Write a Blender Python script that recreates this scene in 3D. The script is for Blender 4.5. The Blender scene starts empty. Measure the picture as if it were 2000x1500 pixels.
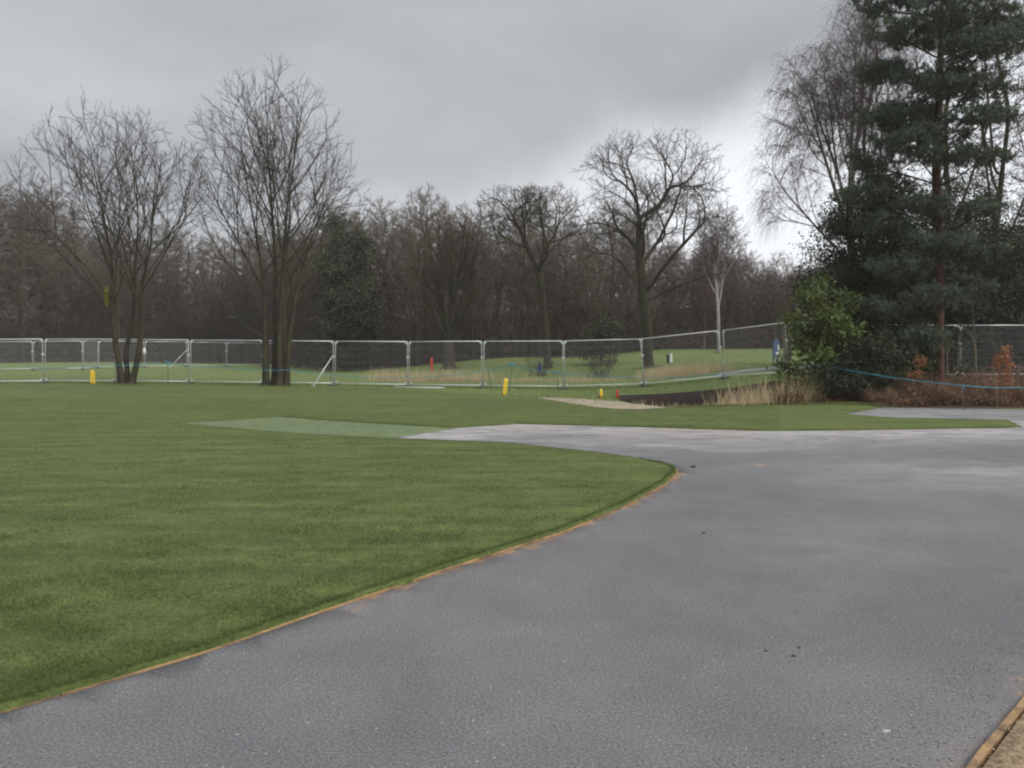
import bpy, math, random
import numpy as np
from mathutils import Vector
from mathutils.geometry import delaunay_2d_cdt

# ------------------------------------------------------------------ camera, sky, sun, exposure
sc = bpy.context.scene
col = sc.collection
cam_d = bpy.data.cameras.new('camera')
cam = bpy.data.objects.new('camera', cam_d); col.objects.link(cam)
cam.location = (0, 0, 1.85); cam.rotation_euler = (math.radians(90), 0, 0)
cam_d.sensor_width = 36; cam_d.lens = 27.7; cam_d.shift_y = -0.037
cam_d.clip_start = 0.1; cam_d.clip_end = 3000
sc.camera = cam

SUN_EL, SUN_AZ = 38, 118          # azimuth clockwise from +Y (view direction): soft light from the right, a little behind
world = bpy.data.worlds.new('World'); sc.world = world; world.use_nodes = True
wn, wl = world.node_tree.nodes, world.node_tree.links
wn.clear()
def N(nt, typ, **kw):
    n = nt.nodes.new(typ)
    for k, v in kw.items():
        if k == 'inp':
            for a, b in v.items(): n.inputs[a].default_value = b
        else: setattr(n, k, v)
    return n
def sky_nodes():
    nt = world.node_tree
    L = nt.links.new
    out = N(nt, 'ShaderNodeOutputWorld'); bg = N(nt, 'ShaderNodeBackground', inp={'Strength': 0.1})
    sky = N(nt, 'ShaderNodeTexSky', sky_type='NISHITA', sun_disc=False)
    sky.sun_elevation = math.radians(SUN_EL); sky.sun_rotation = math.radians(SUN_AZ)
    tc = N(nt, 'ShaderNodeTexCoord')
    sep = N(nt, 'ShaderNodeSeparateXYZ'); L(tc.outputs['Generated'], sep.inputs[0])
    def M(op, a, b=None, clamp=False):
        n = N(nt, 'ShaderNodeMath', operation=op, use_clamp=clamp)
        for i, v in enumerate((a, b)):
            if v is None: continue
            if isinstance(v, (int, float)): n.inputs[i].default_value = v
            else: L(v, n.inputs[i])
        return n.outputs[0]
    z = M('MAXIMUM', sep.outputs['Z'], 0.0)
    # flat cloud deck: project the direction on a plane overhead
    zz = M('ADD', z, 0.12)
    u = M('DIVIDE', sep.outputs['X'], zz); v = M('DIVIDE', sep.outputs['Y'], zz)
    comb = N(nt, 'ShaderNodeCombineXYZ'); L(u, comb.inputs[0]); L(v, comb.inputs[1])
    n1 = N(nt, 'ShaderNodeTexNoise', inp={'Scale': 0.55, 'Detail': 5.0, 'Roughness': 0.5, 'Distortion': 0.3})
    L(comb.outputs[0], n1.inputs['Vector'])
    n2 = N(nt, 'ShaderNodeTexNoise', inp={'Scale': 3.2, 'Detail': 6.0, 'Roughness': 0.55}); L(tc.outputs['Generated'], n2.inputs['Vector'])
    # the deck's ragged edge: the thin bright gap under it lies low, wider to the right
    ramp_e = M('ADD', M('MULTIPLY', sep.outputs['X'], 0.26), 0.235)
    edge = M('SUBTRACT', ramp_e, z)
    edge = M('ADD', edge, M('MULTIPLY', M('SUBTRACT', n2.outputs['Fac'], 0.5), 0.22))
    gap = N(nt, 'ShaderNodeMapRange', interpolation_type='SMOOTHSTEP', inp={'From Min': -0.04, 'From Max': 0.11}); L(edge, gap.inputs['Value'])
    side = N(nt, 'ShaderNodeMapRange', interpolation_type='SMOOTHSTEP', inp={'From Min': -0.42, 'From Max': 0.26, 'To Min': 0.10}); L(sep.outputs['X'], side.inputs['Value'])
    gapf = M('MULTIPLY', gap.outputs[0], side.outputs[0])
    cr = N(nt, 'ShaderNodeValToRGB'); L(n1.outputs['Fac'], cr.inputs[0])
    cr.color_ramp.elements[0].position = 0.36; cr.color_ramp.elements[0].color = (2.60, 2.67, 2.77, 1)
    cr.color_ramp.elements[1].position = 0.62; cr.color_ramp.elements[1].color = (4.25, 4.37, 4.53, 1)
    mixg = N(nt, 'ShaderNodeMix', data_type='RGBA'); L(gapf, mixg.inputs['Factor']); 
    belly = N(nt, 'ShaderNodeMapRange', interpolation_type='SMOOTHSTEP', inp={'From Min': -0.24, 'From Max': -0.02, 'To Max': 0.75}); L(edge, belly.inputs['Value'])
    mixb = N(nt, 'ShaderNodeMix', data_type='RGBA'); L(M('MULTIPLY', belly.outputs[0], side.outputs[0]), mixb.inputs['Factor']); L(cr.outputs[0], mixb.inputs['A']); mixb.inputs['B'].default_value = (2.35, 2.41, 2.50, 1)
    L(mixb.outputs['Result'], mixg.inputs['A'])
    mixg.inputs['B'].default_value = (6.7, 6.85, 7.1, 1)
    # overcast luminance: about three times as bright overhead as at the horizon
    up = N(nt, 'ShaderNodeMapRange', interpolation_type='SMOOTHSTEP', inp={'From Min': 0.40, 'From Max': 1.0, 'To Min': 1.0, 'To Max': 3.1}); L(z, up.inputs['Value'])
    sc1 = N(nt, 'ShaderNodeVectorMath', operation='SCALE'); L(mixg.outputs['Result'], sc1.inputs[0]); L(up.outputs[0], sc1.inputs['Scale'])
    mixs = N(nt, 'ShaderNodeMix', data_type='RGBA', inp={'Factor': 0.94}); L(sky.outputs[0], mixs.inputs['A']); L(sc1.outputs[0], mixs.inputs['B'])
    L(mixs.outputs['Result'], bg.inputs['Color']); L(bg.outputs[0], out.inputs[0])
sky_nodes()
sun_d = bpy.data.lights.new('sun', 'SUN'); sun_d.energy = 1.5; sun_d.angle = math.radians(25); sun_d.color = (1.0, 0.95, 0.88)
sun = bpy.data.objects.new('sun', sun_d); col.objects.link(sun); sun.location = (20, -10, 40)
sd = Vector((math.sin(math.radians(SUN_AZ))*math.cos(math.radians(SUN_EL)), math.cos(math.radians(SUN_AZ))*math.cos(math.radians(SUN_EL)), math.sin(math.radians(SUN_EL))))
sun.rotation_euler = sd.to_track_quat('Z', 'Y').to_euler()
sc.view_settings.view_transform = 'Standard'; sc.view_settings.look = 'None'
sc.view_settings.exposure = 0.65; sc.view_settings.gamma = 1.0; sc.view_settings.use_curve_mapping = False
sc.render.engine = 'CYCLES'
sc.cycles.max_bounces = 6; sc.cycles.diffuse_bounces = 3; sc.cycles.transparent_max_bounces = 8
sc.cycles.pixel_filter_type = 'BLACKMAN_HARRIS'; sc.cycles.filter_width = 2.15

# ------------------------------------------------------------------ helpers
R0 = np.random.default_rng(7)
def mesh_np(name, V, F, k, mat, smooth=False, attrs=None):
    """one mesh from numpy vertices and k-gon faces (F may be a list of (faces, k))"""
    me = bpy.data.meshes.new(name)
    V = np.asarray(V, dtype=np.float32)
    groups = F if isinstance(F, list) else [(F, k)]
    groups = [(np.asarray(f, dtype=np.int32).reshape(-1, kk), kk) for f, kk in groups if len(f)]
    nl = sum(f.size for f, kk in groups); nf = sum(len(f) for f, kk in groups)
    me.vertices.add(len(V)); me.vertices.foreach_set('co', V.ravel())
    me.loops.add(nl); me.polygons.add(nf)
    li = np.concatenate([f.ravel() for f, kk in groups])
    tot = np.concatenate([np.full(len(f), kk, dtype=np.int32) for f, kk in groups])
    st = np.concatenate([[0], np.cumsum(tot)[:-1]]).astype(np.int32)
    me.loops.foreach_set('vertex_index', li); me.polygons.foreach_set('loop_start', st)
    if smooth: me.polygons.foreach_set('use_smooth', np.ones(nf, dtype=bool))
    for an, av in (attrs or {}).items():
        a = me.attributes.new(an, 'FLOAT', 'POINT'); a.data.foreach_set('value', np.asarray(av, dtype=np.float32))
    me.update(calc_edges=True); me.validate()
    if mat: me.materials.append(mat)
    return me
def link(name, me, parent=None, loc=(0, 0, 0), rz=0.0):
    o = bpy.data.objects.new(name, me); col.objects.link(o)
    o.parent = parent; o.location = loc; o.rotation_euler = (0, 0, rz)
    return o
def tag(o, label=None, cat=None, group=None, kind=None):
    for k, v in (('label', label), ('category', cat), ('group', group), ('kind', kind)):
        if v: o[k] = v
    return o
def thing(name, label, cat, loc=(0, 0, 0), rz=0.0, group=None):
    return tag(link(name, None, None, loc, rz), label, cat, group)
SUB = {}
def copy_tree(root, loc, rz, scale=None, label=None, kids=None):
    r = root.copy(); col.objects.link(r); r.location = loc; r.rotation_euler = (0, 0, rz)
    if scale is not None: r.scale = scale
    if label: r['label'] = label
    for ch in kids:
        c = ch.copy(); col.objects.link(c); c.parent = r
        for g in SUB.get(ch.name, ()):
            d = g.copy(); col.objects.link(d); d.parent = c
    return r
def ss(a, b, t):
    t = np.clip((np.asarray(t, dtype=float)-a)/(b-a), 0, 1); return t*t*(3-2*t)
def nrm(v): return v/np.maximum(np.linalg.norm(v, axis=-1, keepdims=True), 1e-9)

class MB:
    """collects boxes, tubes and prisms into one mesh"""
    def __init__(s): s.V = []; s.F = []
    def add(s, V, F):
        b = len(s.V); s.V += [tuple(v) for v in V]; s.F += [tuple(i+b for i in f) for f in F]; return s
    def box(s, x0, x1, y0, y1, z0, z1, top=1.0):
        cx, cy = (x0+x1)/2, (y0+y1)/2
        V = [(x0,y0,z0),(x1,y0,z0),(x1,y1,z0),(x0,y1,z0)]+[(cx+(x-cx)*top, cy+(y-cy)*top, z1) for x, y in ((x0,y0),(x1,y0),(x1,y1),(x0,y1))]
        return s.add(V, [(3,2,1,0),(4,5,6,7),(0,1,5,4),(1,2,6,5),(2,3,7,6),(3,0,4,7)])
    def tube(s, pts, r, k=8, caps=True):
        pts = [Vector(p) for p in pts]; n = len(pts); V = []; F = []
        rr = r if isinstance(r, (list, tuple)) else [r]*n
        ref = None
        for i, p in enumerate(pts):
            t = (pts[min(i+1, n-1)]-pts[max(i-1, 0)]).normalized()
            if ref is None:
                ref = Vector((0, 0, 1)) if abs(t.z) < .8 else Vector((1, 0, 0))
            u = t.cross(ref).normalized(); w = u.cross(t); ref = w
            for j in range(k):
                a = 2*math.pi*j/k; V.append(p+u*math.cos(a)*rr[i]+w*math.sin(a)*rr[i])
        for i in range(n-1):
            for j in range(k): F.append((i*k+j, (i+1)*k+j, (i+1)*k+(j+1) % k, i*k+(j+1) % k))
        if caps: F.append(tuple(range(k))); F.append(tuple(range((n-1)*k, n*k))[::-1])
        return s.add(V, F)
    def build(s, name, mat, parent=None, smooth=False):
        me = bpy.data.meshes.new(name); me.from_pydata(s.V, [], s.F); me.update()
        if smooth:
            for p in me.polygons: p.use_smooth = len(p.vertices) <= 4
        me.materials.append(mat)
        return link(name, me, parent)

# ------------------------------------------------------------------ materials
def base_mat(name, rough=.8, spec=.3):
    m = bpy.data.materials.new(name); m.use_nodes = True
    b = m.node_tree.nodes['Principled BSDF']; b.inputs['Roughness'].default_value = rough
    b.inputs['Specular IOR Level'].default_value = spec
    return m, m.node_tree, b
def ramp(nt, fac, stops):
    r = N(nt, 'ShaderNodeValToRGB'); nt.links.new(fac, r.inputs[0])
    e = r.color_ramp.elements
    while len(e) < len(stops): e.new(0.5)
    for i, (p, c) in enumerate(stops): e[i].position = p; e[i].color = (*c, 1)
    return r.outputs[0]
def noise(nt, vec, scale, detail=4, rough=.55, dist=0.0):
    n = N(nt, 'ShaderNodeTexNoise', inp={'Scale': scale, 'Detail': detail, 'Roughness': rough, 'Distortion': dist})
    nt.links.new(vec, n.inputs['Vector']); return n.outputs['Fac']
def mixc(nt, fac, a, b, blend='MIX'):
    n = N(nt, 'ShaderNodeMix', data_type='RGBA', blend_type=blend)
    for s, v in (('Factor', fac), ('A', a), ('B', b)):
        if isinstance(v, (int, float)): n.inputs[s].default_value = v
        elif isinstance(v, tuple): n.inputs[s].default_value = (*v, 1)
        else: nt.links.new(v, n.inputs[s])
    return n.outputs['Result']
def mmath(nt, op, a, b=None, clamp=False):
    n = N(nt, 'ShaderNodeMath', operation=op, use_clamp=clamp)
    for i, v in enumerate((a, b)):
        if v is None: continue
        if isinstance(v, (int, float)): n.inputs[i].default_value = v
        else: nt.links.new(v, n.inputs[i])
    return n.outputs[0]
def mrange(nt, v, a, b, c=0.0, d=1.0):
    n = N(nt, 'ShaderNodeMapRange', inp={'From Min': a, 'From Max': b, 'To Min': c, 'To Max': d}); nt.links.new(v, n.inputs['Value']); return n.outputs[0]
def bump(nt, b, h, strength, dist):
    n = N(nt, 'ShaderNodeBump', inp={'Strength': strength, 'Distance': dist}); nt.links.new(h, n.inputs['Height']); nt.links.new(n.outputs[0], b.inputs['Normal'])
def pos(nt): return N(nt, 'ShaderNodeNewGeometry').outputs['Position']
def scaled(nt, v, s, rz=0.0):
    m = N(nt, 'ShaderNodeMapping'); m.inputs['Scale'].default_value = s; m.inputs['Rotation'].default_value = (0, 0, rz)
    nt.links.new(v, m.inputs['Vector']); return m.outputs[0]
def attr(nt, name): return N(nt, 'ShaderNodeAttribute', attribute_name=name).outputs['Fac']
def objrand(nt): return N(nt, 'ShaderNodeObjectInfo').outputs['Random']

def simple(name, c1, c2, scale=8, rough=.7, spec=.3, metal=0.0, bmp=0.0, bd=.01, var=0.0, world=False):
    m, nt, b = base_mat(name, rough, spec)
    v = pos(nt) if world else N(nt, 'ShaderNodeTexCoord').outputs['Object']
    f = noise(nt, v, scale, 5, .6)
    c = ramp(nt, f, [(.33, c1), (.67, c2)])
    if var: c = mixc(nt, mrange(nt, objrand(nt), 0, 1, 0, var), c, tuple(x*.45 for x in c1))
    nt.links.new(c, b.inputs['Base Color']); b.inputs['Metallic'].default_value = metal
    if bmp: bump(nt, b, f, bmp, bd)
    return m
def bark(name, c1, c2, moss=None, moss_amt=.5, scale=9, h=6.0, var=.35):
    """ridged bark; green algae where it grows: the lower stems, in patches"""
    m, nt, b = base_mat(name, .9, .15)
    tc = N(nt, 'ShaderNodeTexCoord').outputs['Object']
    f = noise(nt, scaled(nt, tc, (1, 1, .25)), scale, 5, .65)
    c = ramp(nt, f, [(.3, c1), (.7, c2)])
    if moss:
        g = noise(nt, tc, 1.3, 4, .6)
        z = N(nt, 'ShaderNodeSeparateXYZ'); nt.links.new(tc, z.inputs[0])
        low = mrange(nt, z.outputs['Z'], h, h*1.8, 1, .12)
        fac = mmath(nt, 'MULTIPLY', mrange(nt, g, .42, .62), mmath(nt, 'MULTIPLY', low, moss_amt), True)
        c = mixc(nt, fac, c, moss)
    c = mixc(nt, mrange(nt, objrand(nt), 0, 1, 0, var), c, tuple(x*.5 for x in c1))
    nt.links.new(c, b.inputs['Base Color']); bump(nt, b, f, .6, .02)
    return m
def leafmat(name, c1, c2, rough=.5, spec=.4, trans=.25, scale=1.5):
    m, nt, b = base_mat(name, rough, spec)
    tc = N(nt, 'ShaderNodeTexCoord').outputs['Object']
    rnd = noise(nt, tc, 37, 1, .5); big = noise(nt, tc, scale, 3, .6)
    f = mmath(nt, 'ADD', mmath(nt, 'MULTIPLY', rnd, .55), mmath(nt, 'MULTIPLY', big, .45))
    c = ramp(nt, f, [(.36, c1), (.64, c2)])
    nt.links.new(c, b.inputs['Base Color'])
    t = N(nt, 'ShaderNodeBsdfTranslucent'); nt.links.new(c, t.inputs['Color'])
    mx = N(nt, 'ShaderNodeMixShader', inp={0: trans}); nt.links.new(b.outputs[0], mx.inputs[1]); nt.links.new(t.outputs[0], mx.inputs[2])
    nt.links.new(mx.outputs[0], nt.nodes['Material Output'].inputs[0])
    return m

def asphalt_mat():
    m, nt, b = base_mat('asphalt', .9, .22)
    p = pos(nt)
    big = noise(nt, p, .28, 5, .6, .4); mid = noise(nt, p, 2.2, 4, .6); fine = noise(nt, p, 66, 4, .75); agg = noise(nt, p, 210, 2, .6)
    c = ramp(nt, big, [(.32, (.108, .108, .114)), (.68, (.152, .151, .156))])
    c = mixc(nt, mrange(nt, mid, .3, .7, .0, .35), c, (.118, .116, .117))
    c = mixc(nt, .75, c, ramp(nt, fine, [(.34, (.40, .40, .40)), (.5, (.95, .95, .95)), (.66, (1.75, 1.75, 1.75))]), 'MULTIPLY')
    c = mixc(nt, .5, c, ramp(nt, agg, [(.32, (.62, .62, .62)), (.68, (1.4, 1.4, 1.4))]), 'MULTIPLY')
    blot = noise(nt, p, .75, 6, .68, .5); c = mixc(nt, .8, c, ramp(nt, blot, [(.34, (.88, .88, .885)), (.5, (1, 1, 1)), (.66, (1.14, 1.135, 1.12))]), 'MULTIPLY')
    pit = noise(nt, p, 11, 3, .7); c = mixc(nt, mrange(nt, pit, .66, .74, 0, .5), c, (.060, .060, .062))
    # pale chips rolled into the surface
    vo = N(nt, 'ShaderNodeTexVoronoi', inp={'Scale': 26.0}); nt.links.new(p, vo.inputs['Vector'])
    sv = N(nt, 'ShaderNodeSeparateColor'); nt.links.new(vo.outputs['Color'], sv.inputs[0])
    chip = mmath(nt, 'MULTIPLY', mmath(nt, 'LESS_THAN', vo.outputs['Distance'], .14), mmath(nt, 'GREATER_THAN', sv.outputs[0], .935))
    c = mixc(nt, mmath(nt, 'MULTIPLY', chip, .6), c, (.46, .46, .45))
    # tyre-swept dust, in streaks along the back of the road
    st = noise(nt, scaled(nt, p, (.55, 1.5, 1), .12), 1.5, 6, .72, .9)
    d = mmath(nt, 'MULTIPLY', attr(nt, 'dust'), mrange(nt, st, .34, .62, 0, 1), True)
    st2 = noise(nt, scaled(nt, p, (.5, 1.6, 1), -.2), .8, 3, .5)
    dc = mixc(nt, mmath(nt, 'MULTIPLY', mrange(nt, st2, .42, .58), attr(nt, 'pink')), (.36, .345, .335), (.35, .275, .23))
    c = mixc(nt, mmath(nt, 'MULTIPLY', d, .85), c, dc)
    # sandy soil washed out along the timber edging
    sp = noise(nt, p, 3.5, 5, .65)
    s = mmath(nt, 'ADD', attr(nt, 'spill'), mmath(nt, 'MULTIPLY', mmath(nt, 'SUBTRACT', sp, .5), 1.5))
    c = mixc(nt, mrange(nt, s, .55, .80), c, (.46, .27, .15))
    c = mixc(nt, mmath(nt, 'MULTIPLY', mrange(nt, s, .25, .6), .35), c, (.20, .165, .14))
    nt.links.new(c, b.inputs['Base Color'])
    h = mmath(nt, 'ADD', fine, mmath(nt, 'MULTIPLY', agg, .5)); bump(nt, b, h, .5, .006)
    return m
def grass_mat(name, c1, c2, c3, streak=True):
    m, nt, b = base_mat(name, .85, .2)
    p = pos(nt)
    big = noise(nt, p, .22, 4, .55, .3); mid = noise(nt, p, 1.7, 5, .6); fine = noise(nt, p, 28, 4, .7)
    c = ramp(nt, big, [(.3, c1), (.7, c2)])
    c = mixc(nt, mrange(nt, mid, .38, .7, 0, .55), c, c3)
    clump = noise(nt, p, 7, 3, .6); c = mixc(nt, .8, c, ramp(nt, clump, [(.34, (.80, .82, .80)), (.66, (1.17, 1.15, 1.10))]), 'MULTIPLY')
    bare = noise(nt, p, .9, 5, .7); c = mixc(nt, mrange(nt, bare, .62, .74, 0, .35), c, (.105, .090, .045))
    if streak:
        sx = noise(nt, scaled(nt, p, (.16, 2.4, 1), math.radians(-14)), 1.3, 4, .6, .2)
        c = mixc(nt, 1.0, c, ramp(nt, sx, [(.34, (.76, .78, .76)), (.66, (1.19, 1.17, 1.10))]), 'MULTIPLY')
    c = mixc(nt, .8, c, ramp(nt, fine, [(.28, (.50, .50, .48)), (.5, (1, 1, 1)), (.72, (1.55, 1.5, 1.4))]), 'MULTIPLY')
    nt.links.new(c, b.inputs['Base Color']); bump(nt, b, fine, .8, .03)
    return m, nt, b, c
def ground_mat():
    m, nt, b, c = grass_mat('rough_grass', (.098, .148, .042), (.138, .182, .056), (.165, .178, .072), False)
    p = pos(nt)
    n1 = noise(nt, p, 1.1, 5, .65); n2 = noise(nt, p, 14, 4, .7)
    litter = ramp(nt, n2, [(.3, (.035, .026, .018)), (.7, (.105, .070, .045))])
    soil = ramp(nt, n2, [(.3, (.022, .017, .014)), (.7, (.060, .045, .036))])
    fl = mrange(nt, mmath(nt, 'ADD', attr(nt, 'litter'), mmath(nt, 'MULTIPLY', mmath(nt, 'SUBTRACT', n1, .5), .8)), .35, .65)
    fs = mrange(nt, mmath(nt, 'ADD', attr(nt, 'soil'), mmath(nt, 'MULTIPLY', mmath(nt, 'SUBTRACT', n1, .5), .5)), .4, .6)
    ft = mrange(nt, mmath(nt, 'ADD', attr(nt, 'straw'), mmath(nt, 'MULTIPLY', mmath(nt, 'SUBTRACT', n1, .5), .8)), .35, .7)
    c = mixc(nt, ft, c, (.25, .20, .115)); c = mixc(nt, fl, c, litter); c = mixc(nt, fs, c, soil)
    nt.links.new(c, b.inputs['Base Color'])
    return m

M_ASPH = asphalt_mat(); M_GROUND = ground_mat()
M_TURF = grass_mat('turf', (.067, .096, .029), (.095, .124, .037), (.118, .136, .049))[0]
M_PALE = simple('seeded_strip', (.110, .148, .070), (.150, .190, .098), 2.6, .9, .2, world=True, bmp=.4)
M_BLADE = leafmat('grass_blade', (.064, .095, .026), (.128, .163, .053), .6, .25, .3, .8)
M_ROUGH = leafmat('rough_grass_blade', (.110, .150, .040), (.21, .22, .085), .7, .2, .3, .8)
M_SAND = simple('sand', (.25, .205, .155), (.34, .29, .225), 5, .95, .1, world=True, bmp=.4)
M_GRAVEL = simple('tan_gravel', (.24, .16, .10), (.48, .37, .24), 30, .95, .15, world=True, bmp=.9, bd=.02)
M_GREYGRAVEL = simple('grey_gravel', (.20, .195, .185), (.36, .35, .33), 12, .95, .15, world=True, bmp=.6)
def timber_mat():
    m, nt, b = base_mat('edging_timber', .85, .2); p = pos(nt)
    g = noise(nt, scaled(nt, p, (1, 1, 1)), 9, 5, .7); st = noise(nt, p, 2.3, 5, .65); fine = noise(nt, p, 60, 4, .7)
    c = ramp(nt, g, [(.3, (.26, .155, .075)), (.7, (.46, .31, .16))])
    c = mixc(nt, mrange(nt, st, .44, .60, 0, .85), c, (.105, .075, .050)); c = mixc(nt, .6, c, ramp(nt, fine, [(.3, (.6, .6, .6)), (.7, (1.3, 1.3, 1.3))]), 'MULTIPLY')
    nt.links.new(c, b.inputs['Base Color']); bump(nt, b, fine, .5, .006); return m
M_TIMBER = timber_mat()
M_GALV = simple('galvanised_steel', (.60, .62, .64), (.76, .78, .80), 5, .38, .5, .35)
M_WIRE = simple('mesh_wire', (.46, .47, .48), (.58, .59, .60), 5, .5, .4, .3)
M_FOOT = simple('block_foot', (.07, .07, .07), (.13, .13, .13), 9, .9, .2, bmp=.3)
M_BARK_A = bark('bark_alder', (.028, .023, .018), (.066, .056, .044), (.095, .095, .045), .45)
M_TWIG_A = bark('twig_alder', (.046, .038, .033), (.090, .078, .066), (.110, .108, .055), .4, h=5)
M_BARK_O = bark('bark_oak', (.038, .032, .026), (.088, .075, .060), (.085, .090, .040), .6, h=9)
M_TWIG_O = bark('twig_oak', (.050, .044, .036), (.090, .080, .065), (.080, .085, .045), .5, h=10)
M_BARK_B = bark('bark_birch', (.17, .155, .145), (.46, .44, .42), None, scale=6, var=.1)
M_BARK_W = bark('bark_weeping_birch', (.10, .085, .080), (.26, .22, .20), None)
M_TWIG_B = bark('twig_birch', (.105, .080, .080), (.180, .145, .142), None)
M_BARK_BG = bark('bark_wood', (.060, .050, .038), (.120, .104, .080), (.100, .100, .050), .5, h=7, var=.5)
M_TWIG_BG = bark('twig_wood', (.088, .068, .052), (.160, .128, .100), (.100, .095, .050), .35, h=9, var=.5)
M_TWIG_RED = bark('twig_thicket', (.080, .052, .047), (.135, .092, .082), None, var=.5)
M_BARK_P = bark('bark_pine', (.045, .026, .022), (.105, .055, .043), None, var=.0)
M_NEEDLE = leafmat('pine_needle', (.056, .078, .050), (.122, .150, .102), .55, .35, .15, .9)
M_HOLLY = leafmat('dark_leaf', (.024, .032, .017), (.060, .074, .036), .6, .22, .15, .8)
M_LAUREL = leafmat('laurel_leaf', (.036, .060, .018), (.165, .205, .058), .5, .28, .25, .9)
M_CONIFER = leafmat('conifer_spray', (.040, .046, .028), (.080, .088, .050), .6, .3, .1, .7)
M_BEECH = leafmat('beech_leaf', (.24, .095, .040), (.42, .19, .085), .6, .3, .3, 2)
M_MOSS = leafmat('lichen', (.20, .21, .03), (.30, .30, .05), .8, .2, .1, 3)
M_REED = leafmat('reed', (.46, .37, .21), (.70, .59, .38), .8, .2, .25, .9)
M_BRAMBLE = leafmat('bramble', (.080, .044, .030), (.230, .145, .088), .8, .2, .15, .9)
M_BUSHLEAF = leafmat('undergrowth_leaf', (.058, .047, .032), (.120, .096, .066), .8, .2, .1, .35)
M_ROPE = simple('blue_rope', (.03, .22, .34), (.06, .34, .46), 20, .5, .4)
M_YELLOW = simple('yellow_paint', (.72, .46, .03), (.85, .60, .06), 9, .5, .4)
M_RED = simple('red_paint', (.42, .035, .020), (.56, .06, .035), 9, .5, .4)
M_BLUE = simple('blue_paint', (.02, .035, .24), (.035, .06, .34), 9, .5, .4)
M_SIGN = simple('blue_board', (.06, .10, .20), (.085, .14, .26), 6, .45, .4)
M_WHITE = simple('white_plate', (.72, .72, .72), (.80, .80, .80), 6, .5, .4)
M_BLACK = simple('black_plate', (.025, .025, .028), (.05, .05, .05), 6, .6, .3)
M_OLDWOOD = simple('weathered_post', (.16, .12, .09), (.27, .22, .17), 9, .9, .2, bmp=.3)
M_HIVIS = simple('yellow_tag', (.70, .72, .03), (.78, .80, .06), 9, .5, .3)
M_IRON = simple('iron_pin', (.06, .055, .05), (.11, .10, .09), 9, .6, .4)
M_STONE = simple('chipping', (.10, .10, .105), (.42, .42, .42), 30, .85, .25, world=True)
M_CLOD = simple('soil_clod', (.035, .028, .022), (.075, .060, .045), 30, .95, .1, bmp=.5)
M_DEADLEAF = simple('pale_leaf', (.30, .29, .27), (.42, .41, .38), 20, .7, .2)
M_WATER = simple('ditch_water', (.012, .012, .010), (.02, .018, .015), 2, .12, .5, world=True)

# ------------------------------------------------------------------ terrain
def stream_y(x): return 44-0.27*(x+7)
def H(x, y):
    x = np.asarray(x, dtype=float); y = np.asarray(y, dtype=float)
    h = .10*ss(30, 38, y)*ss(-6, 2, x) + .11*(1-ss(-24, -12, x))*ss(28, 36, y)
    h = h + .72*ss(20, 36, y)*ss(4, 13, x)
    h = h + .85*ss(46, 62, y)*ss(-13, 1, x)
    h = h - 1.05*ss(25.1, 26.9, y)*(1-ss(29.7, 30.2, y))*ss(3.7, 4.8, x)*(1-ss(12, 14, x)) + .04*ss(29.8, 30.5, y)*(1-ss(31.5, 33.5, y))*ss(2.5, 4.5, x)*(1-ss(9, 12, x))
    h = h - .11*ss(22.8, 25.0, y)*(1-ss(25.2, 27, y))*ss(3.9, 5.2, x)*(1-ss(8.5, 10.5, x))
    dy = np.abs(y-stream_y(x))
    h = h - .75*(1-ss(.5, 1.9, dy))*ss(-9, -7, x)*(1-ss(10, 12, x))
    h = h + .24*np.exp(-((x-11.2)/1.9)**2-((y-31.2)/1.7)**2)
    h = h + .05*np.sin(x*.21+y*.13)*ss(24, 34, y) + 7.0*ss(84, 135, y)
    return h
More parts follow.
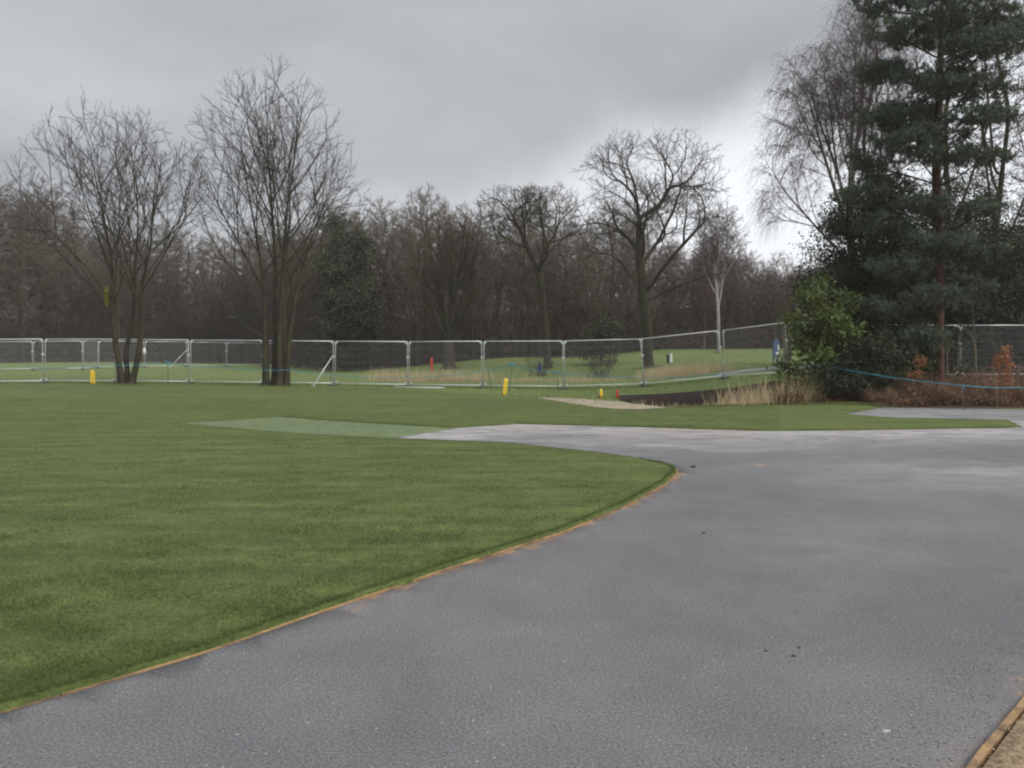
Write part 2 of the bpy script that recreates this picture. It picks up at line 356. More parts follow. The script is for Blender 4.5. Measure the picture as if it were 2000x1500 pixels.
def sheet(name, poly, off, mat, cell, skirt=.06, attr_fn=None, edge_step=None, wob=0.0, seed=1):
    """a sheet with a true outline draped on the terrain, with a little downturned rim"""
    rng = np.random.default_rng(seed)
    es = edge_step or cell
    B = []
    n = len(poly)
    for i in range(n):
        a, b = np.array(poly[i], float), np.array(poly[(i+1) % n], float)
        k = max(1, int(np.linalg.norm(b-a)/es))
        for j in range(k):
            p = a+(b-a)*j/k
            if wob and j: p = p+rng.normal(0, wob, 2)
            B.append(p)
    B = np.array(B); nb = len(B)
    lo, hi = B.min(0), B.max(0)
    xs = np.arange(lo[0], hi[0], cell); ys = np.arange(lo[1], hi[1], cell)
    gx, gy = np.meshgrid(xs, ys); P = np.c_[gx.ravel(), gy.ravel()]+rng.uniform(-.2, .2, (gx.size, 2))*cell
    x, y = P[:, 0], P[:, 1]; ins = np.zeros(len(P), bool)
    for i in range(nb):
        a, b = B[i], B[(i+1) % nb]
        c = ((a[1] > y) != (b[1] > y)) & (x < (b[0]-a[0])*(y-a[1])/(b[1]-a[1]+1e-12)+a[0]); ins ^= c
    P = P[ins]
    allp = np.r_[B, P]
    v, e, f, *_ = delaunay_2d_cdt([Vector(p) for p in allp], [(i, (i+1) % nb) for i in range(nb)], [], 1, 1e-5)
    V2 = np.array([(q.x, q.y) for q in v])
    V = np.c_[V2, H(V2[:, 0], V2[:, 1])+off]
    T = np.array([t for t in f if len(t) == 3])
    # face up
    A = V[T]; up = np.cross(A[:, 1]-A[:, 0], A[:, 2]-A[:, 0])[:, 2] < 0; T[up] = T[up][:, ::-1]
    ed = {}
    for t in T:
        for i in range(3):
            k2 = (t[i], t[(i+1) % 3]); ed[k2] = 1
    bd = [k2 for k2 in ed if (k2[1], k2[0]) not in ed]
    nv = len(V); S = V.copy(); S[:, 2] -= skirt
    Q = np.array([(b, a, a+nv, b+nv) for a, b in bd])
    VV = np.r_[V, S]
    at = {k2: np.r_[fv, fv] for k2, fv in (attr_fn(V2[:, 0], V2[:, 1]) if attr_fn else {}).items()}
    me = mesh_np(name, VV, [(T, 3), (Q, 4)], 0, mat, attrs=at)
    return tag(link(name, me), kind='structure')
def ground_attrs(x, y):
    wood = 84-22*ss(-26, -10, x)
    lit = ss(-3, 3, y-wood)
    right = ss(9.5, 12.5, x-.06*(y-23))*ss(22.4, 23.4, y)*(1-ss(33, 38, y))
    lit = np.maximum(lit, right)
    lit = np.maximum(lit, ss(20, 26, x)*ss(21, 24, y))
    ditch = ss(25.5, 26.3, y)*(1-ss(30.15, 30.45, y))*ss(3.7, 4.4, x)*(1-ss(12, 14, x))
    dy = np.abs(y-stream_y(x)); strm = (1-ss(.7, 1.5, dy))*ss(-8.5, -7, x)*(1-ss(9.5, 11, x))
    straw = (1-ss(1.8, 3.2, dy))*ss(-9, -7, x)*(1-ss(11, 13, x))*.42
    straw = np.maximum(straw, ss(24.3, 25.2, y)*(1-ss(25.4, 26.5, y))*ss(3, 4, x)*(1-ss(13, 15, x))*.75)
    return {'litter': lit, 'soil': np.maximum(ditch, strm), 'straw': straw}
def ground():
    gx = np.r_[np.linspace(-900, -60, 16), np.arange(-56, -30, 2.), np.arange(-30, 30, .45), np.arange(30, 56, 2.), np.linspace(60, 900, 16)]
    gy = np.r_[np.linspace(-300, -10, 8), np.arange(-8, 22, 2.), np.arange(22, 34, .2), np.arange(34, 66, .4), np.arange(66, 120, 2.), np.linspace(124, 1400, 18)]
    X, Y = np.meshgrid(gx, gy); x, y = X.ravel(), Y.ravel()
    V = np.c_[x, y, H(x, y)-.03*(1-ss(30, 31, y))]
    nx, ny = len(gx), len(gy)
    i = np.arange(nx*ny).reshape(ny, nx)
    Q = np.stack([i[:-1, :-1], i[:-1, 1:], i[1:, 1:], i[1:, :-1]], -1).reshape(-1, 4)
    tag(link('ground', mesh_np('ground', V, Q, 4, M_GROUND, True, ground_attrs(x, y))), kind='structure')
ground()

LAWN_EDGE = [(-4.6, 2.95), (-2.58, 3.97), (-1.855, 4.757), (-1.296, 5.543), (-.511, 6.565), (.508, 7.827), (1.377, 9.22), (2.063, 10.591), (2.392, 11.442), (2.47, 11.9), (2.37, 12.35), (2.10, 12.75), (1.571, 13.439), (0, 14.839), (-1.392, 15.317), (-2.642, 15.654)]
BACK_EDGE = [(-2.464, 15.828), (-1.272, 17.806), (.122, 18.743), (2.357, 18.146), (5.572, 17.163), (7.896, 17.372), (11.637, 17.918), (15.8, 18.5)]
PALE_LOW = [(-4.736, 16.564), (-8.094, 18.743)]
PALE_UP = [(-6.122, 20.496), (-3.6, 18.9)]
# asphalt: the drive, with the branch that runs left and the one that curls round the turf strip
asph = LAWN_EDGE[1:] + BACK_EDGE[:6] + [(11.6, 17.9), (12.29, 19.51), (9.759, 20.063), (8.836, 21.261), (10.742, 22.976), (14.568, 22.433), (20, 22.0), (30, 21), (30, 14), (14, 15.4), (9.4, 11.0), (2.67, 4.10), (2.03, 3.46), (.6, 1.9), (-3, -4), (-9, -4), (-9, .6)]
edge_np = np.array(LAWN_EDGE)
def seg_dist(x, y, P):
    d = np.full(x.shape, 1e9)
    for a, b in zip(P[:-1], P[1:]):
        ab = b-a; t = np.clip(((x-a[0])*ab[0]+(y-a[1])*ab[1])/(ab@ab), 0, 1)
        d = np.minimum(d, np.hypot(x-a[0]-t*ab[0], y-a[1]-t*ab[1]))
    return d
def asph_attrs(x, y):
    d1 = seg_dist(x, y, edge_np[3:9])
    spill = np.exp(-d1/.10)*.74*ss(4.6, 6.2, y)+np.exp(-d1/.5)*.16
    d2 = seg_dist(x, y, np.array([(.6, 1.9), (2.67, 4.1), (9.4, 11.)])); spill = np.maximum(spill, np.exp(-d2/.22)*.5)
    spot = np.exp(-(((x-3.85)/.28)**2+((y-12.2)/.10)**2))*.78; spill = np.maximum(spill, spot)
    d3 = seg_dist(x, y, np.array(BACK_EDGE)); dust = np.exp(-(d3/2.3)**2)*1.35
    dust = np.maximum(dust, .75*np.exp(-(((x-3)/3.5)**2+((y-15)/1.4)**2)))
    dust = np.maximum(dust, .55*np.exp(-(((x-7.0)/2.2)**2+((y-11.5)/1.6)**2)))
    dust = np.maximum(dust, .55*ss(17.5, 18.5, y))
    dust = np.maximum(dust, .15*np.exp(-(((x-2.8)/1.2)**2+((y-7.5)/1.2)**2)))
    pink = np.exp(-(d3/1.8)**2)*np.exp(-((x-3.5)/3.2)**2)
    return {'spill': spill, 'dust': dust, 'pink': pink}
sheet('asphalt_drive', asph, 0.0, M_ASPH, .30, .05, asph_attrs)
turf = LAWN_EDGE + PALE_LOW + PALE_UP + BACK_EDGE[1:6] + [(11.55, 17.98), (12.25, 19.45), (9.759, 20.0), (8.78, 21.261), (10.6, 23.0), (10.1, 23.6), (7.8, 25.0), (5.3, 24.6), (4.4, 23.2), (3.67, 22.7), (3.0, 22.9), (2.45, 23.6), (1.07, 27.3), (.4, 28.6), (-.29, 29.6), (-3.1, 32.0), (-8.2, 35.0), (-14, 35.6), (-24, 36), (-60, 36), (-60, 2.95)]
sheet('turf_lawn', turf, .035, M_TURF, .7, .08, None, .25, .012)
sheet('seeded_strip', [(-2.5, 15.75)]+PALE_LOW+PALE_UP+[(-1.3, 17.7)], .012, M_PALE, .5, .03, None, .2, .035)
sheet('sand_patch', [(.85, 28.4), (1.07, 27.2), (2.4, 23.5), (3.0, 22.8), (3.67, 22.6), (4.45, 23.1), (5.3, 24.5), (5.45, 25.0), (4.4, 25.5), (3.46, 26.4), (2.6, 27.6), (1.83, 28.4)], .006, M_SAND, .3, .04, wob=.03)
verge = [(2.70, 4.07), (2.06, 3.43), (.63, 1.87), (-2.97, -4), (3, -6), (16, -6), (30, 13.9), (14.1, 15.3), (9.45, 10.95)]
sheet('gravel_verge', verge, .03, M_GRAVEL, .4, .06)
sheet('gravel_path', [(9.0, 35.2), (9.6, 36.4), (14, 37.6), (22, 38.5), (22, 36.9), (14, 36.0)], .012, M_GREYGRAVEL, .5, .04, wob=.03)
me = mesh_np('water', [(3, 26, -.78), (16, 26, -.78), (16, 30.0, -.78), (3, 30.0, -.78)], np.array([(0, 1, 2, 3)]), 4, M_WATER)
tag(link('ditch_water', me), kind='structure')

# ------------------------------------------------------------------ branching skeletons
def dist2(A, B):
    return np.maximum((A*A).sum(1)[:, None]+(B*B).sum(1)[None]-2*(A@B.T), 0)
def colonize(att, P, par, step, kill, trop=(0, 0, 0), iters=140, wob=.12, infl=1e9, seed=0, maxkids=3):
    rng = np.random.default_rng(seed)
    att = np.asarray(att, np.float32); par = [int(p) for p in par]
    pos_ = np.array(P, np.float32); kids = np.zeros(len(pos_), int)
    for i, p in enumerate(par):
        if p >= 0: kids[p] += 1
    D = dist2(att, pos_); ni = D.argmin(1); nd = np.sqrt(D.min(1))
    trop = np.asarray(trop, float)
    for it in range(iters):
        act = nd < infl
        if not act.any(): break
        idx = ni[act]; dv = nrm(att[act]-pos_[idx])
        acc = np.stack([np.bincount(idx, dv[:, q], len(pos_)) for q in range(3)], 1)
        u = np.unique(idx); u = u[kids[u] < maxkids]
        if not len(u): break
        d = nrm(nrm(acc[u])+trop+rng.normal(0, wob, (len(u), 3)))
        new = (pos_[u]+d*step).astype(np.float32); b = len(pos_)
        pos_ = np.r_[pos_, new]; par += list(u); kids[u] += 1; kids = np.r_[kids, np.zeros(len(u), int)]
        D = dist2(att, new); j = D.argmin(1); m = np.sqrt(D[np.arange(len(att)), j])
        bt = m < nd; nd = np.where(bt, m, nd); ni = np.where(bt, b+j, ni)
        keep = nd > kill; att, nd, ni = att[keep], nd[keep], ni[keep]
        if len(att) < 2: break
    return pos_.astype(float), np.array(par)
def skeleton(P, par, r_tip, r_base, smooth=2, flare=0.0):
    n = len(P); r = np.zeros(n); kid = [[] for _ in range(n)]
    for i, p in enumerate(par):
        if p >= 0: kid[p].append(i)
    tips = sum(1 for k in kid if not k); roots = max(1, sum(1 for p in par if p < 0))
    ex = math.log(max(tips/roots, 3))/math.log(r_base/r_tip)
    w = np.zeros(n)
    for i in range(n-1, -1, -1):
        if not kid[i]: w[i] = 1
        if par[i] >= 0: w[par[i]] += w[i]
    r = r_tip*w**(1/ex)
    main = np.full(n, -1)
    for i in range(n):
        if kid[i]: main[i] = max(kid[i], key=lambda c: w[c])
    for _ in range(smooth):
        Q = P.copy(); ok = (main >= 0) & (par >= 0)
        Q[ok] = .5*P[ok]+.25*P[par[ok]]+.25*P[main[ok]]; P = Q
    chains = []
    for i in range(n):
        if par[i] < 0 or main[par[i]] != i:
            c = [i]
            while main[c[-1]] >= 0: c.append(main[c[-1]])
            pts = P[c]; rr = r[c].copy()
            if par[i] >= 0: pts = np.r_[P[par[i]][None], pts]; rr = np.r_[rr[0], rr]
            if len(pts) > 1: chains.append((pts, rr))
    return P, r, main, chains
def tubes_np(chains, k):
    V = []; F = []; b = 0; ang = np.arange(k)*2*math.pi/k; ca, sa = np.cos(ang), np.sin(ang)
    for pts, rr in chains:
        n = len(pts); t = np.empty_like(pts); t[1:-1] = pts[2:]-pts[:-2]; t[0] = pts[1]-pts[0]; t[-1] = pts[-1]-pts[-2]
        t = nrm(t); m = np.abs(t.sum(0)); ref = np.zeros(3); ref[m.argmin()] = 1
        u = nrm(np.cross(t, ref)); w = np.cross(u, t)
        ring = pts[:, None]+(u[:, None]*ca[None, :, None]+w[:, None]*sa[None, :, None])*rr[:, None, None]
        V.append(ring.reshape(-1, 3))
        i = np.arange(n-1)[:, None]*k; j = np.arange(k)[None]; j2 = (j+1) % k
        F.append(np.stack([b+i+j, b+i+j2, b+i+k+j2, b+i+k+j], -1).reshape(-1, 4)); b += n*k
    if not V: return np.zeros((0, 3)), np.zeros((0, 4), int)
    return np.concatenate(V), np.concatenate(F)
def cones(base, tip, r):
    """thin three-sided twigs"""
    n = len(base); t = nrm(tip-base); ref = np.where(np.abs(t[:, 2:3]) < .7, [[0, 0, 1.]], [[1., 0, 0]])
    u = nrm(np.cross(t, ref)); w = np.cross(u, t); V = np.empty((n, 4, 3))
    for j in range(3):
        a = 2.0944*j; V[:, j] = base+(u*math.cos(a)+w*math.sin(a))*r[:, None]
    V[:, 3] = tip; b = np.arange(n)[:, None]*4
    F = np.concatenate([b+[[0, 1, 3]], b+[[1, 2, 3]], b+[[2, 0, 3]]])
    return V.reshape(-1, 3), F
def twigs(P, r, par, main, per, length, rmax, rt, up=.15, spread=.75, seed=0, rmin_len=.5):
    """side shoots on the thin wood, each with a forked end"""
    rng = np.random.default_rng(seed)
    idx = np.where((r < rmax) & (par >= 0))[0]; idx = np.repeat(idx, per)
    d0 = nrm(P[idx]-P[par[idx]]); b = P[idx]-(P[idx]-P[par[idx]])*rng.uniform(0, 1, (len(idx), 1))
    d = nrm(d0*.75+rng.normal(0, spread, (len(idx), 3))*.6+np.array([0, 0, up])); L = rng.uniform(rmin_len, 1, len(idx))*length
    e = b+d*L[:, None]; V1, F1 = cones(b, e, np.full(len(b), rt))
    b2 = np.repeat(b+d*L[:, None]*.45, 2, 0); d2 = nrm(np.repeat(d, 2, 0)+rng.normal(0, .45, (len(b2), 3))+np.array([0, 0, up*.5]))
    V2, F2 = cones(b2, b2+d2*np.repeat(L, 2)[:, None]*.5, np.full(len(b2), rt*.7))
    return np.r_[V1, V2], np.r_[F1, F2+len(V1)]
DENS = 1.0
def blob(c, rad, n, rng, shell=.0, low=None):
    n = int(n*DENS)
    p = rng.normal(0, 1, (n, 3)); p = nrm(p)*(rng.uniform(shell, 1, (n, 1))**(1/3))
    p = p*np.array(rad)+np.array(c)
    if low is not None: p = p[p[:, 2] > low]
    return p
def limbs(paths, step):
    """main limbs laid out by hand: [(parent limb or None, start index, [(x, y, z) ...])] -> nodes and parents"""
    P = []; par = []; ids = []
    for pl, st, pts in paths:
        pts = np.array(pts, float); mine = []
        prev = -1 if pl is None else ids[pl][min(st, len(ids[pl])-1)] if st >= 0 else -1
        if pl is not None and st < 0: prev = ids[pl][np.argmin([np.linalg.norm(P[i]-pts[0]) for i in ids[pl]])]
        for a, b in zip(pts[:-1], pts[1:]):
            k = max(1, int(round(np.linalg.norm(b-a)/step)))
            for j in range(k):
                q = a+(b-a)*j/k
                P.append(q); par.append(prev); prev = len(P)-1; mine.append(prev)
        P.append(pts[-1]); par.append(prev); mine.append(len(P)-1); ids.append(mine)
    limbs.ids = ids
    return np.array(P), par
def ramify(P, par, env, levels, seed):
    """side branches on side branches, each level curving its own way and stopping at the crown's outline"""
    rng = np.random.default_rng(seed); P = [np.array(p) for p in P]; par = list(par); lines = [list(i) for i in limbs.ids]
    C = np.array([c for c, r in env]); Rr = np.array([r for c, r in env])
    for sp, t0, ang, kl, cl, step, up, wob in levels:
        nxt = []
        for ln in lines:
            if len(ln) < 2: continue
            pts = np.array([P[i] for i in ln]); sl = np.r_[0, np.cumsum(np.linalg.norm(np.diff(pts, axis=0), axis=1))]; L = sl[-1]
            az = rng.uniform(0, 6.28); q = L*t0+rng.uniform(0, sp)
            while q <= L+1e-6:
                i = min(int(np.searchsorted(sl, q)), len(ln)-1); a = ln[i]
                t = pts[min(i+1, len(ln)-1)]-pts[max(i-1, 0)]; t = t/np.linalg.norm(t)
                e1 = np.cross(t, (.3, .9, .2)); e1 /= np.linalg.norm(e1); e2 = np.cross(t, e1); az += 2.4+rng.normal(0, .3)
                th = ang*rng.uniform(.7, 1.25); d = t*math.cos(th)+(e1*math.cos(az)+e2*math.sin(az))*math.sin(th)
                n = max(1, int((kl*(L-q)+cl)*rng.uniform(.65, 1.25)/step)); cur = P[a]; prev = a; mine = [a]; W = rng.normal(0, wob, (n, 3)); W[:, 2] += up; lim = rng.uniform(.86, 1.12)
                for j in range(n):
                    d = d+W[j]; d = d/math.sqrt(d@d); cur = cur+d*step
                    if (((cur-C)/Rr)**2).sum(1).min() > lim: break
                    P.append(cur); par.append(prev); prev = len(P)-1; mine.append(prev)
                if len(mine) > 1: nxt.append(mine)
                q += sp*rng.uniform(.7, 1.3)
        lines = nxt
    return np.array(P), np.array(par)
def bare_tree_meshes(name, P, par, r_tip, r_base, mats, tw, split=.035, smooth=2, extra=None, taper=0.0):
    P, r, main, ch = skeleton(np.array(P), np.array(par), r_tip, r_base, smooth)
    par = np.array(par)
    thick = []; thin = []
    for pts, rr in ch:
        if rr[0] > split:
            k = int(np.argmax(rr < split*.6)) if (rr < split*.6).any() else len(rr)
            k = max(k, 2); thick.append((pts[:k], rr[:k]))
            if k < len(rr): thin.append((pts[k-1:], rr[k-1:]))
        else: thin.append((pts, rr))
    for pts, rr in thick:      # root flare where a stem meets the ground
        if pts[0, 2] < .3: rr *= (1-taper*ss(.6, 6.5, pts[:, 2]))*(1+.55*np.exp(-np.maximum(pts[:, 2], 0)/.35))
        elif taper: rr *= 1-taper*ss(.6, 6.5, pts[:, 2])
    V, F = tubes_np(thick, 9); trunk = mesh_np(name+'_trunk', V, F, 4, mats[0], True)
    V, F = tubes_np(thin, 3); F = [(F, 4)]
    b = len(V)
    if tw:
        V2, F2 = twigs(P, r, par, main, **tw); F.append((F2+b, 3)); V = np.r_[V, V2]; b = len(V)
    if extra:
        V2, F2 = extra(P, r, par); F.append((F2+b, 3)); V = np.r_[V, V2]
    crown = mesh_np(name+'_crown', V, F, 0, mats[1])
    return trunk, crown, P, r, par
def put_tree(name, label, meshes, loc, rz=0., group=None, cat='tree', scale=1.0):
    t = thing(name, label, cat, loc, rz, group); t.scale = (scale,)*3
    link('trunk', meshes[0], t); link('crown', meshes[1], t); return t
def gz(x, y): return float(H(x, y))

def leaves(P, size, n_axis=None, rng=None, aspect=.45, droop=0.0):
    """small pointed leaves (two triangles each) at given points"""
    n = len(P); a = nrm(rng.normal(0, 1, (n, 3)) + (0 if n_axis is None else n_axis)); a[:, 2] -= droop; a = nrm(a)
    b = nrm(np.cross(a, rng.normal(0, 1, (n, 3)))); s = (size*rng.uniform(.6, 1.25, n))[:, None]
    V = np.empty((n, 4, 3)); V[:, 0] = P; V[:, 1] = P+a*s*.5+b*s*aspect*.5; V[:, 2] = P+a*s; V[:, 3] = P+a*s*.5-b*s*aspect*.5
    i = np.arange(n)[:, None]*4
    return V.reshape(-1, 3), np.concatenate([i+[[0, 1, 2]], i+[[0, 2, 3]]])

# ---- the two many-stemmed bare trees in front of the fence
DENS = 2.6
def tree_left():
    rng = np.random.default_rng(11)
    S = [(None, 0, [(-.20, .0, 0), (-.42, -.1, 1.6), (-.58, -.15, 3.6), (-.62, -.1, 5.6), (-1.0, 0, 7.4), (-1.3, .1, 9.4), (-1.5, .1, 11.0)]),
         (None, 0, [(.02, .1, 0), (-.12, .15, 1.5), (.20, .3, 3.6), (.12, .5, 5.6), (.25, .6, 7.4), (.05, .8, 9.4), (-.1, .9, 11.3)]),
         (None, 0, [(.22, -.05, 0), (.58, -.1, 1.3), (.78, -.2, 2.8), (.80, -.3, 4.5), (1.3, -.4, 6.4), (1.45, -.5, 8.4), (1.6, -.5, 10.2)]),
         (0, -1, [(-.58, -.15, 3.9), (-1.5, -.5, 5.3), (-2.9, -.9, 6.9), (-4.2, -1.2, 8.2), (-5.0, -1.4, 9.0)]),
         (0, -1, [(-.62, -.1, 5.2), (-1.6, .5, 6.9), (-2.5, 1.0, 8.9), (-3.2, 1.3, 10.6)]),
         (1, -1, [(.12, .5, 5.2), (1.1, 1.2, 6.8), (2.3, 1.7, 8.3), (3.3, 2, 9.6)]),
         (2, -1, [(.80, -.3, 4.2), (2.0, -.9, 5.7), (3.2, -1.4, 7.3), (3.9, -1.6, 8.4)]),
         (0, -1, [(-.50, -.1, 2.9), (-1.7, .7, 4.3), (-3.4, 1.4, 5.7), (-4.9, 2.0, 6.9)]),
         (1, -1, [(.20, .3, 3.8), (-.6, 1.6, 5.8), (-1.2, 2.6, 8.2)]), (2, -1, [(.78, -.2, 3.4), (.5, -1.6, 5.6), (.2, -2.6, 8.0)])]
    P, par = limbs(S, .32)
    env = [((-.7, 0, 8.5), (4.6, 3.8, 4.7)), ((-3.6, 0, 7.5), (2.7, 2.4, 2.8)), ((2.0, 0, 8.3), (2.4, 2.4, 3.4)), ((-.2, 0, 5.2), (3.6, 3.0, 2.6))]
    P, par = ramify(P, par, env, [(.75, .30, .66, .70, 2.0, .32, .04, .05), (.55, .15, .72, .55, .65, .24, .03, .08), (.44, .15, .70, .55, .40, .18, .02, .10)], 3)
    return bare_tree_meshes('left_tree', P, par, .0070, .125, (M_BARK_A, M_TWIG_A), dict(per=1, length=.60, rmax=.0095, rt=.0062, up=.12, spread=.5, seed=4), taper=.38)
def tree_right():
    rng = np.random.default_rng(12)
    S = [(None, 0, [(-.42, 0, 0), (-.46, .0, 2.0), (-.50, .1, 4.4), (-.95, .2, 7.0), (-1.45, .3, 9.6), (-1.8, .4, 11.6)]),
         (None, 0, [(-.08, .15, 0), (-.05, .2, 2.5), (-.02, .2, 5.0), (-.25, .3, 8.0), (-.45, .3, 11.0), (-.55, .3, 13.4)]),
         (None, 0, [(.20, -.1, 0), (.22, -.15, 2.2), (.42, -.3, 5.0), (.60, -.4, 7.6), (1.0, -.5, 10.2), (1.35, -.5, 12.4)]),
         (None, 0, [(.50, 0, 0), (.58, -.05, 1.8), (.85, -.1, 3.8), (1.45, -.2, 6.0), (2.2, -.3, 8.0), (2.9, -.3, 9.8)]),
         (None, 0, [(.18, .35, 0), (.25, .5, 2.2), (.1, .9, 5), (.3, 1.3, 8), (.2, 1.5, 11)]),
         (0, -1, [(-.50, .1, 4.2), (-1.4, -.3, 6.2), (-2.4, -.7, 8.2), (-3.2, -1, 9.8)]),
         (0, -1, [(-.48, .05, 3.2), (-1.7, .5, 4.8), (-3.0, 1.0, 6.4), (-3.9, 1.3, 7.6)]),
         (3, -1, [(.85, -.1, 3.8), (1.9, .5, 5.2), (3.1, 1.0, 6.6), (4.0, 1.3, 7.6)]),
         (3, -1, [(.60, -.05, 2.2), (1.5, -.6, 3.0), (2.6, -1.1, 3.3), (3.4, -1.4, 3.8)]),
         (0, -1, [(-.46, .0, 2.2), (-1.3, -.7, 2.9), (-2.3, -1.2, 2.8), (-3.0, -1.5, 2.1)])]
    P, par = limbs(S, .32)
    env = [((-.2, 0, 9.6), (3.8, 3.2, 4.7)), ((-2.4, 0, 7.2), (2.3, 2.2, 2.6)), ((2.7, 0, 7.0), (2.3, 2.2, 2.8)), ((.2, 0, 5.0), (4.2, 2.8, 2.8)), ((-.2, 0, 13.0), (1.9, 1.6, 2.0))]
    P, par = ramify(P, par, env, [(.75, .30, .66, .70, 2.0, .32, .04, .05), (.55, .15, .72, .55, .65, .24, .03, .08), (.44, .15, .70, .55, .40, .18, .02, .10)], 5)
    return bare_tree_meshes('right_tree', P, par, .0070, .135, (M_BARK_A, M_TWIG_A), dict(per=1, length=.60, rmax=.0095, rt=.0062, up=.12, spread=.5, seed=5), taper=.38)
tl = tree_left(); x, y = -17.6, 36.0
t = put_tree('bare_tree', 'bare three-stemmed tree at the fence, beside the short yellow stake in the lawn', tl, (x, y, gz(x, y)-.05))
rng = np.random.default_rng(2)
V, F = leaves(blob((-.78, -.30, 4.1), (.06, .06, .45), 110, rng), .08, None, rng, .7); link('lichen', mesh_np('lichen', V, F, 3, M_MOSS), t)
tr = tree_right(); x, y = -10.6, 35.3
put_tree('bare_tree', 'tallest bare tree, a clump of mossy stems with the blue rope across its foot', tr, (x, y, gz(x, y)-.05))

# ---- spreading field trees beyond the stream
def oak_big():
    rng = np.random.default_rng(21); s = .0312
    def p(px, py, y=0): return ((px-1265)*s, y, (722-py)*s)
    S = [(None, 0, [p(1266, 722), p(1264, 640), p(1256, 575), p(1250, 500, .1), p(1249, 440, .1), p(1246, 395, .2)]),
         (0, -1, [p(1257, 580), p(1285, 535, -.5), p(1320, 490, -.9), p(1352, 455, -1.2), p(1390, 420, -1.4)]),
         (0, -1, [p(1249, 425), p(1292, 400, .5), p(1315, 355, .9), p(1340, 310, 1.1)]),
         (0, -1, [p(1247, 400), p(1225, 370, -.6), p(1190, 350, -1.0), p(1145, 330, -1.2)]),
         (0, -1, [p(1246, 395, .2), p(1240, 350, .4), p(1225, 310, .8), p(1215, 290, 1)]),
         (0, -1, [p(1250, 490), p(1222, 450, 1.0), p(1180, 425, 1.8), p(1140, 415, 2.4)]),
         (0, -1, [p(1252, 520), p(1290, 470, 1.2), p(1330, 440, 2.2), p(1370, 425, 3.0)]),
         (2, -1, [p(1312, 360), p(1350, 360, 1.4), p(1400, 360, 1.8)]),
         (0, -1, [p(1258, 590), p(1310, 565, -1.2), p(1360, 545, -2.0), p(1410, 540, -2.4)]),
         (0, -1, [p(1256, 570), p(1225, 540, -.9), p(1200, 510, -1.8), p(1150, 500, -2.4)])]
    P, par = limbs(S, .34)
    env = [(p(1275, 368), (4.9, 4.4, 3.7)), (p(1330, 298), (2.8, 2.6, 1.5)), (p(1172, 338), (2.0, 1.9, 1.0)), (p(1185, 430), (2.4, 2.8, 1.5)), (p(1365, 420), (2.2, 2.6, 1.6)), (p(1350, 545), (2.9, 2.6, 1.0)), (p(1180, 500), (2.4, 2.4, 1.1))]
    P, par = ramify(P, par, env, [(.62, .22, .85, .75, 2.2, .30, .03, .17), (.30, .12, .80, .55, .9, .22, .03, .13), (.29, .12, .80, .45, .55, .16, .02, .12)], 6)
    return bare_tree_meshes('oak', P, par, .0088, .31, (M_BARK_O, M_TWIG_O), dict(per=1, length=.45, rmax=.0115, rt=.0072, up=.2, spread=.9, seed=6))
def sycamore():
    rng = np.random.default_rng(22); s = .0338
    def p(px, py, y=0): return ((px-1068)*s, y, (716-py)*s)
    S = [(None, 0, [p(1070, 716), p(1066, 640), p(1060, 580), p(1056, 545), p(1050, 520)]),
         (0, -1, [p(1052, 525), p(1030, 480, -.4), p(1015, 445, -.6), p(1000, 420, -.8), p(985, 385, -1)]),
         (0, -1, [p(1055, 540), p(1058, 490, .5), p(1085, 450, .9), p(1095, 410, 1.1), p(1100, 380, 1.2)]),
         (1, -1, [p(1015, 445), p(1035, 400, .4), p(1040, 375, .6)]),
         (0, -1, [p(1050, 522), p(1080, 480, -1.2), p(1115, 455, -2), p(1145, 450, -2.4)]),
         (0, -1, [p(1052, 530), p(1020, 510, 1.0), p(980, 490, 1.8)])]
    P, par = limbs(S, .34)
    env = [(p(985, 388), (2.0, 2, 1.1)), (p(1098, 388), (1.7, 2, 1.2)), (p(1040, 400), (2.4, 2.6, 1.4)), (p(1050, 440), (3.7, 3, 2)), (p(1050, 500), (3.4, 2.8, 1.4))]
    P, par = ramify(P, par, env, [(.62, .22, .85, .75, 1.9, .30, .03, .17), (.30, .12, .80, .55, .8, .22, .03, .13), (.25, .12, .80, .45, .55, .16, .02, .12)], 7)
    return bare_tree_meshes('sycamore', P, par, .009, .23, (M_BARK_O, M_TWIG_O), dict(per=1, length=.40, rmax=.012, rt=.0085, up=.2, spread=.9, seed=8))
def willow():
    rng = np.random.default_rng(23); s = .0351
    def p(px, py, y=0): return ((px-877)*s, y, (712-py)*s)
    S = [(None, 0, [p(877, 712), p(876, 680), p(874, 650)])]
    for q, (px, py, y) in enumerate([(800, 470, -1), (830, 420, 1), (855, 400, -1.5), (885, 395, 1.4), (915, 390, -.8), (940, 420, 1), (955, 500, -.6), (820, 560, 1.2), (925, 560, -1.5)]):
        S.append((0, -1, [p(874+2*(q % 3), 655), p((874+px)/2+(px-874)*.08, (655+py)/2, y*.6), p(px, py, y)]))
    P, par = limbs(S, .34)
    env = [(p(872, 490), (3.3, 3, 3.7)), (p(872, 570), (3.0, 2.6, 2.2))]
    P, par = ramify(P, par, env, [(.5, .2, .6, .45, 1.3, .32, .08, .08), (.36, .12, .6, .45, .5, .24, .05, .1), (.28, .12, .7, .4, .35, .18, .03, .12)], 9)
    return bare_tree_meshes('willow', P, par, .010, .38, (M_BARK_BG, M_TWIG_BG), dict(per=1, length=.5, rmax=.013, rt=.0085, up=.4, seed=9))
x, y = 8.26, 48.0; put_tree('spreading_tree', 'big bare tree with a wide domed crown and crooked limbs beyond the stream', oak_big(), (x, y, gz(x, y)-.1))
x, y = 2.3, 52.0; put_tree('spreading_tree', 'slender bare tree with two flat rounded tops beyond the stream, by the blue stake', sycamore(), (x, y, gz(x, y)-.1))
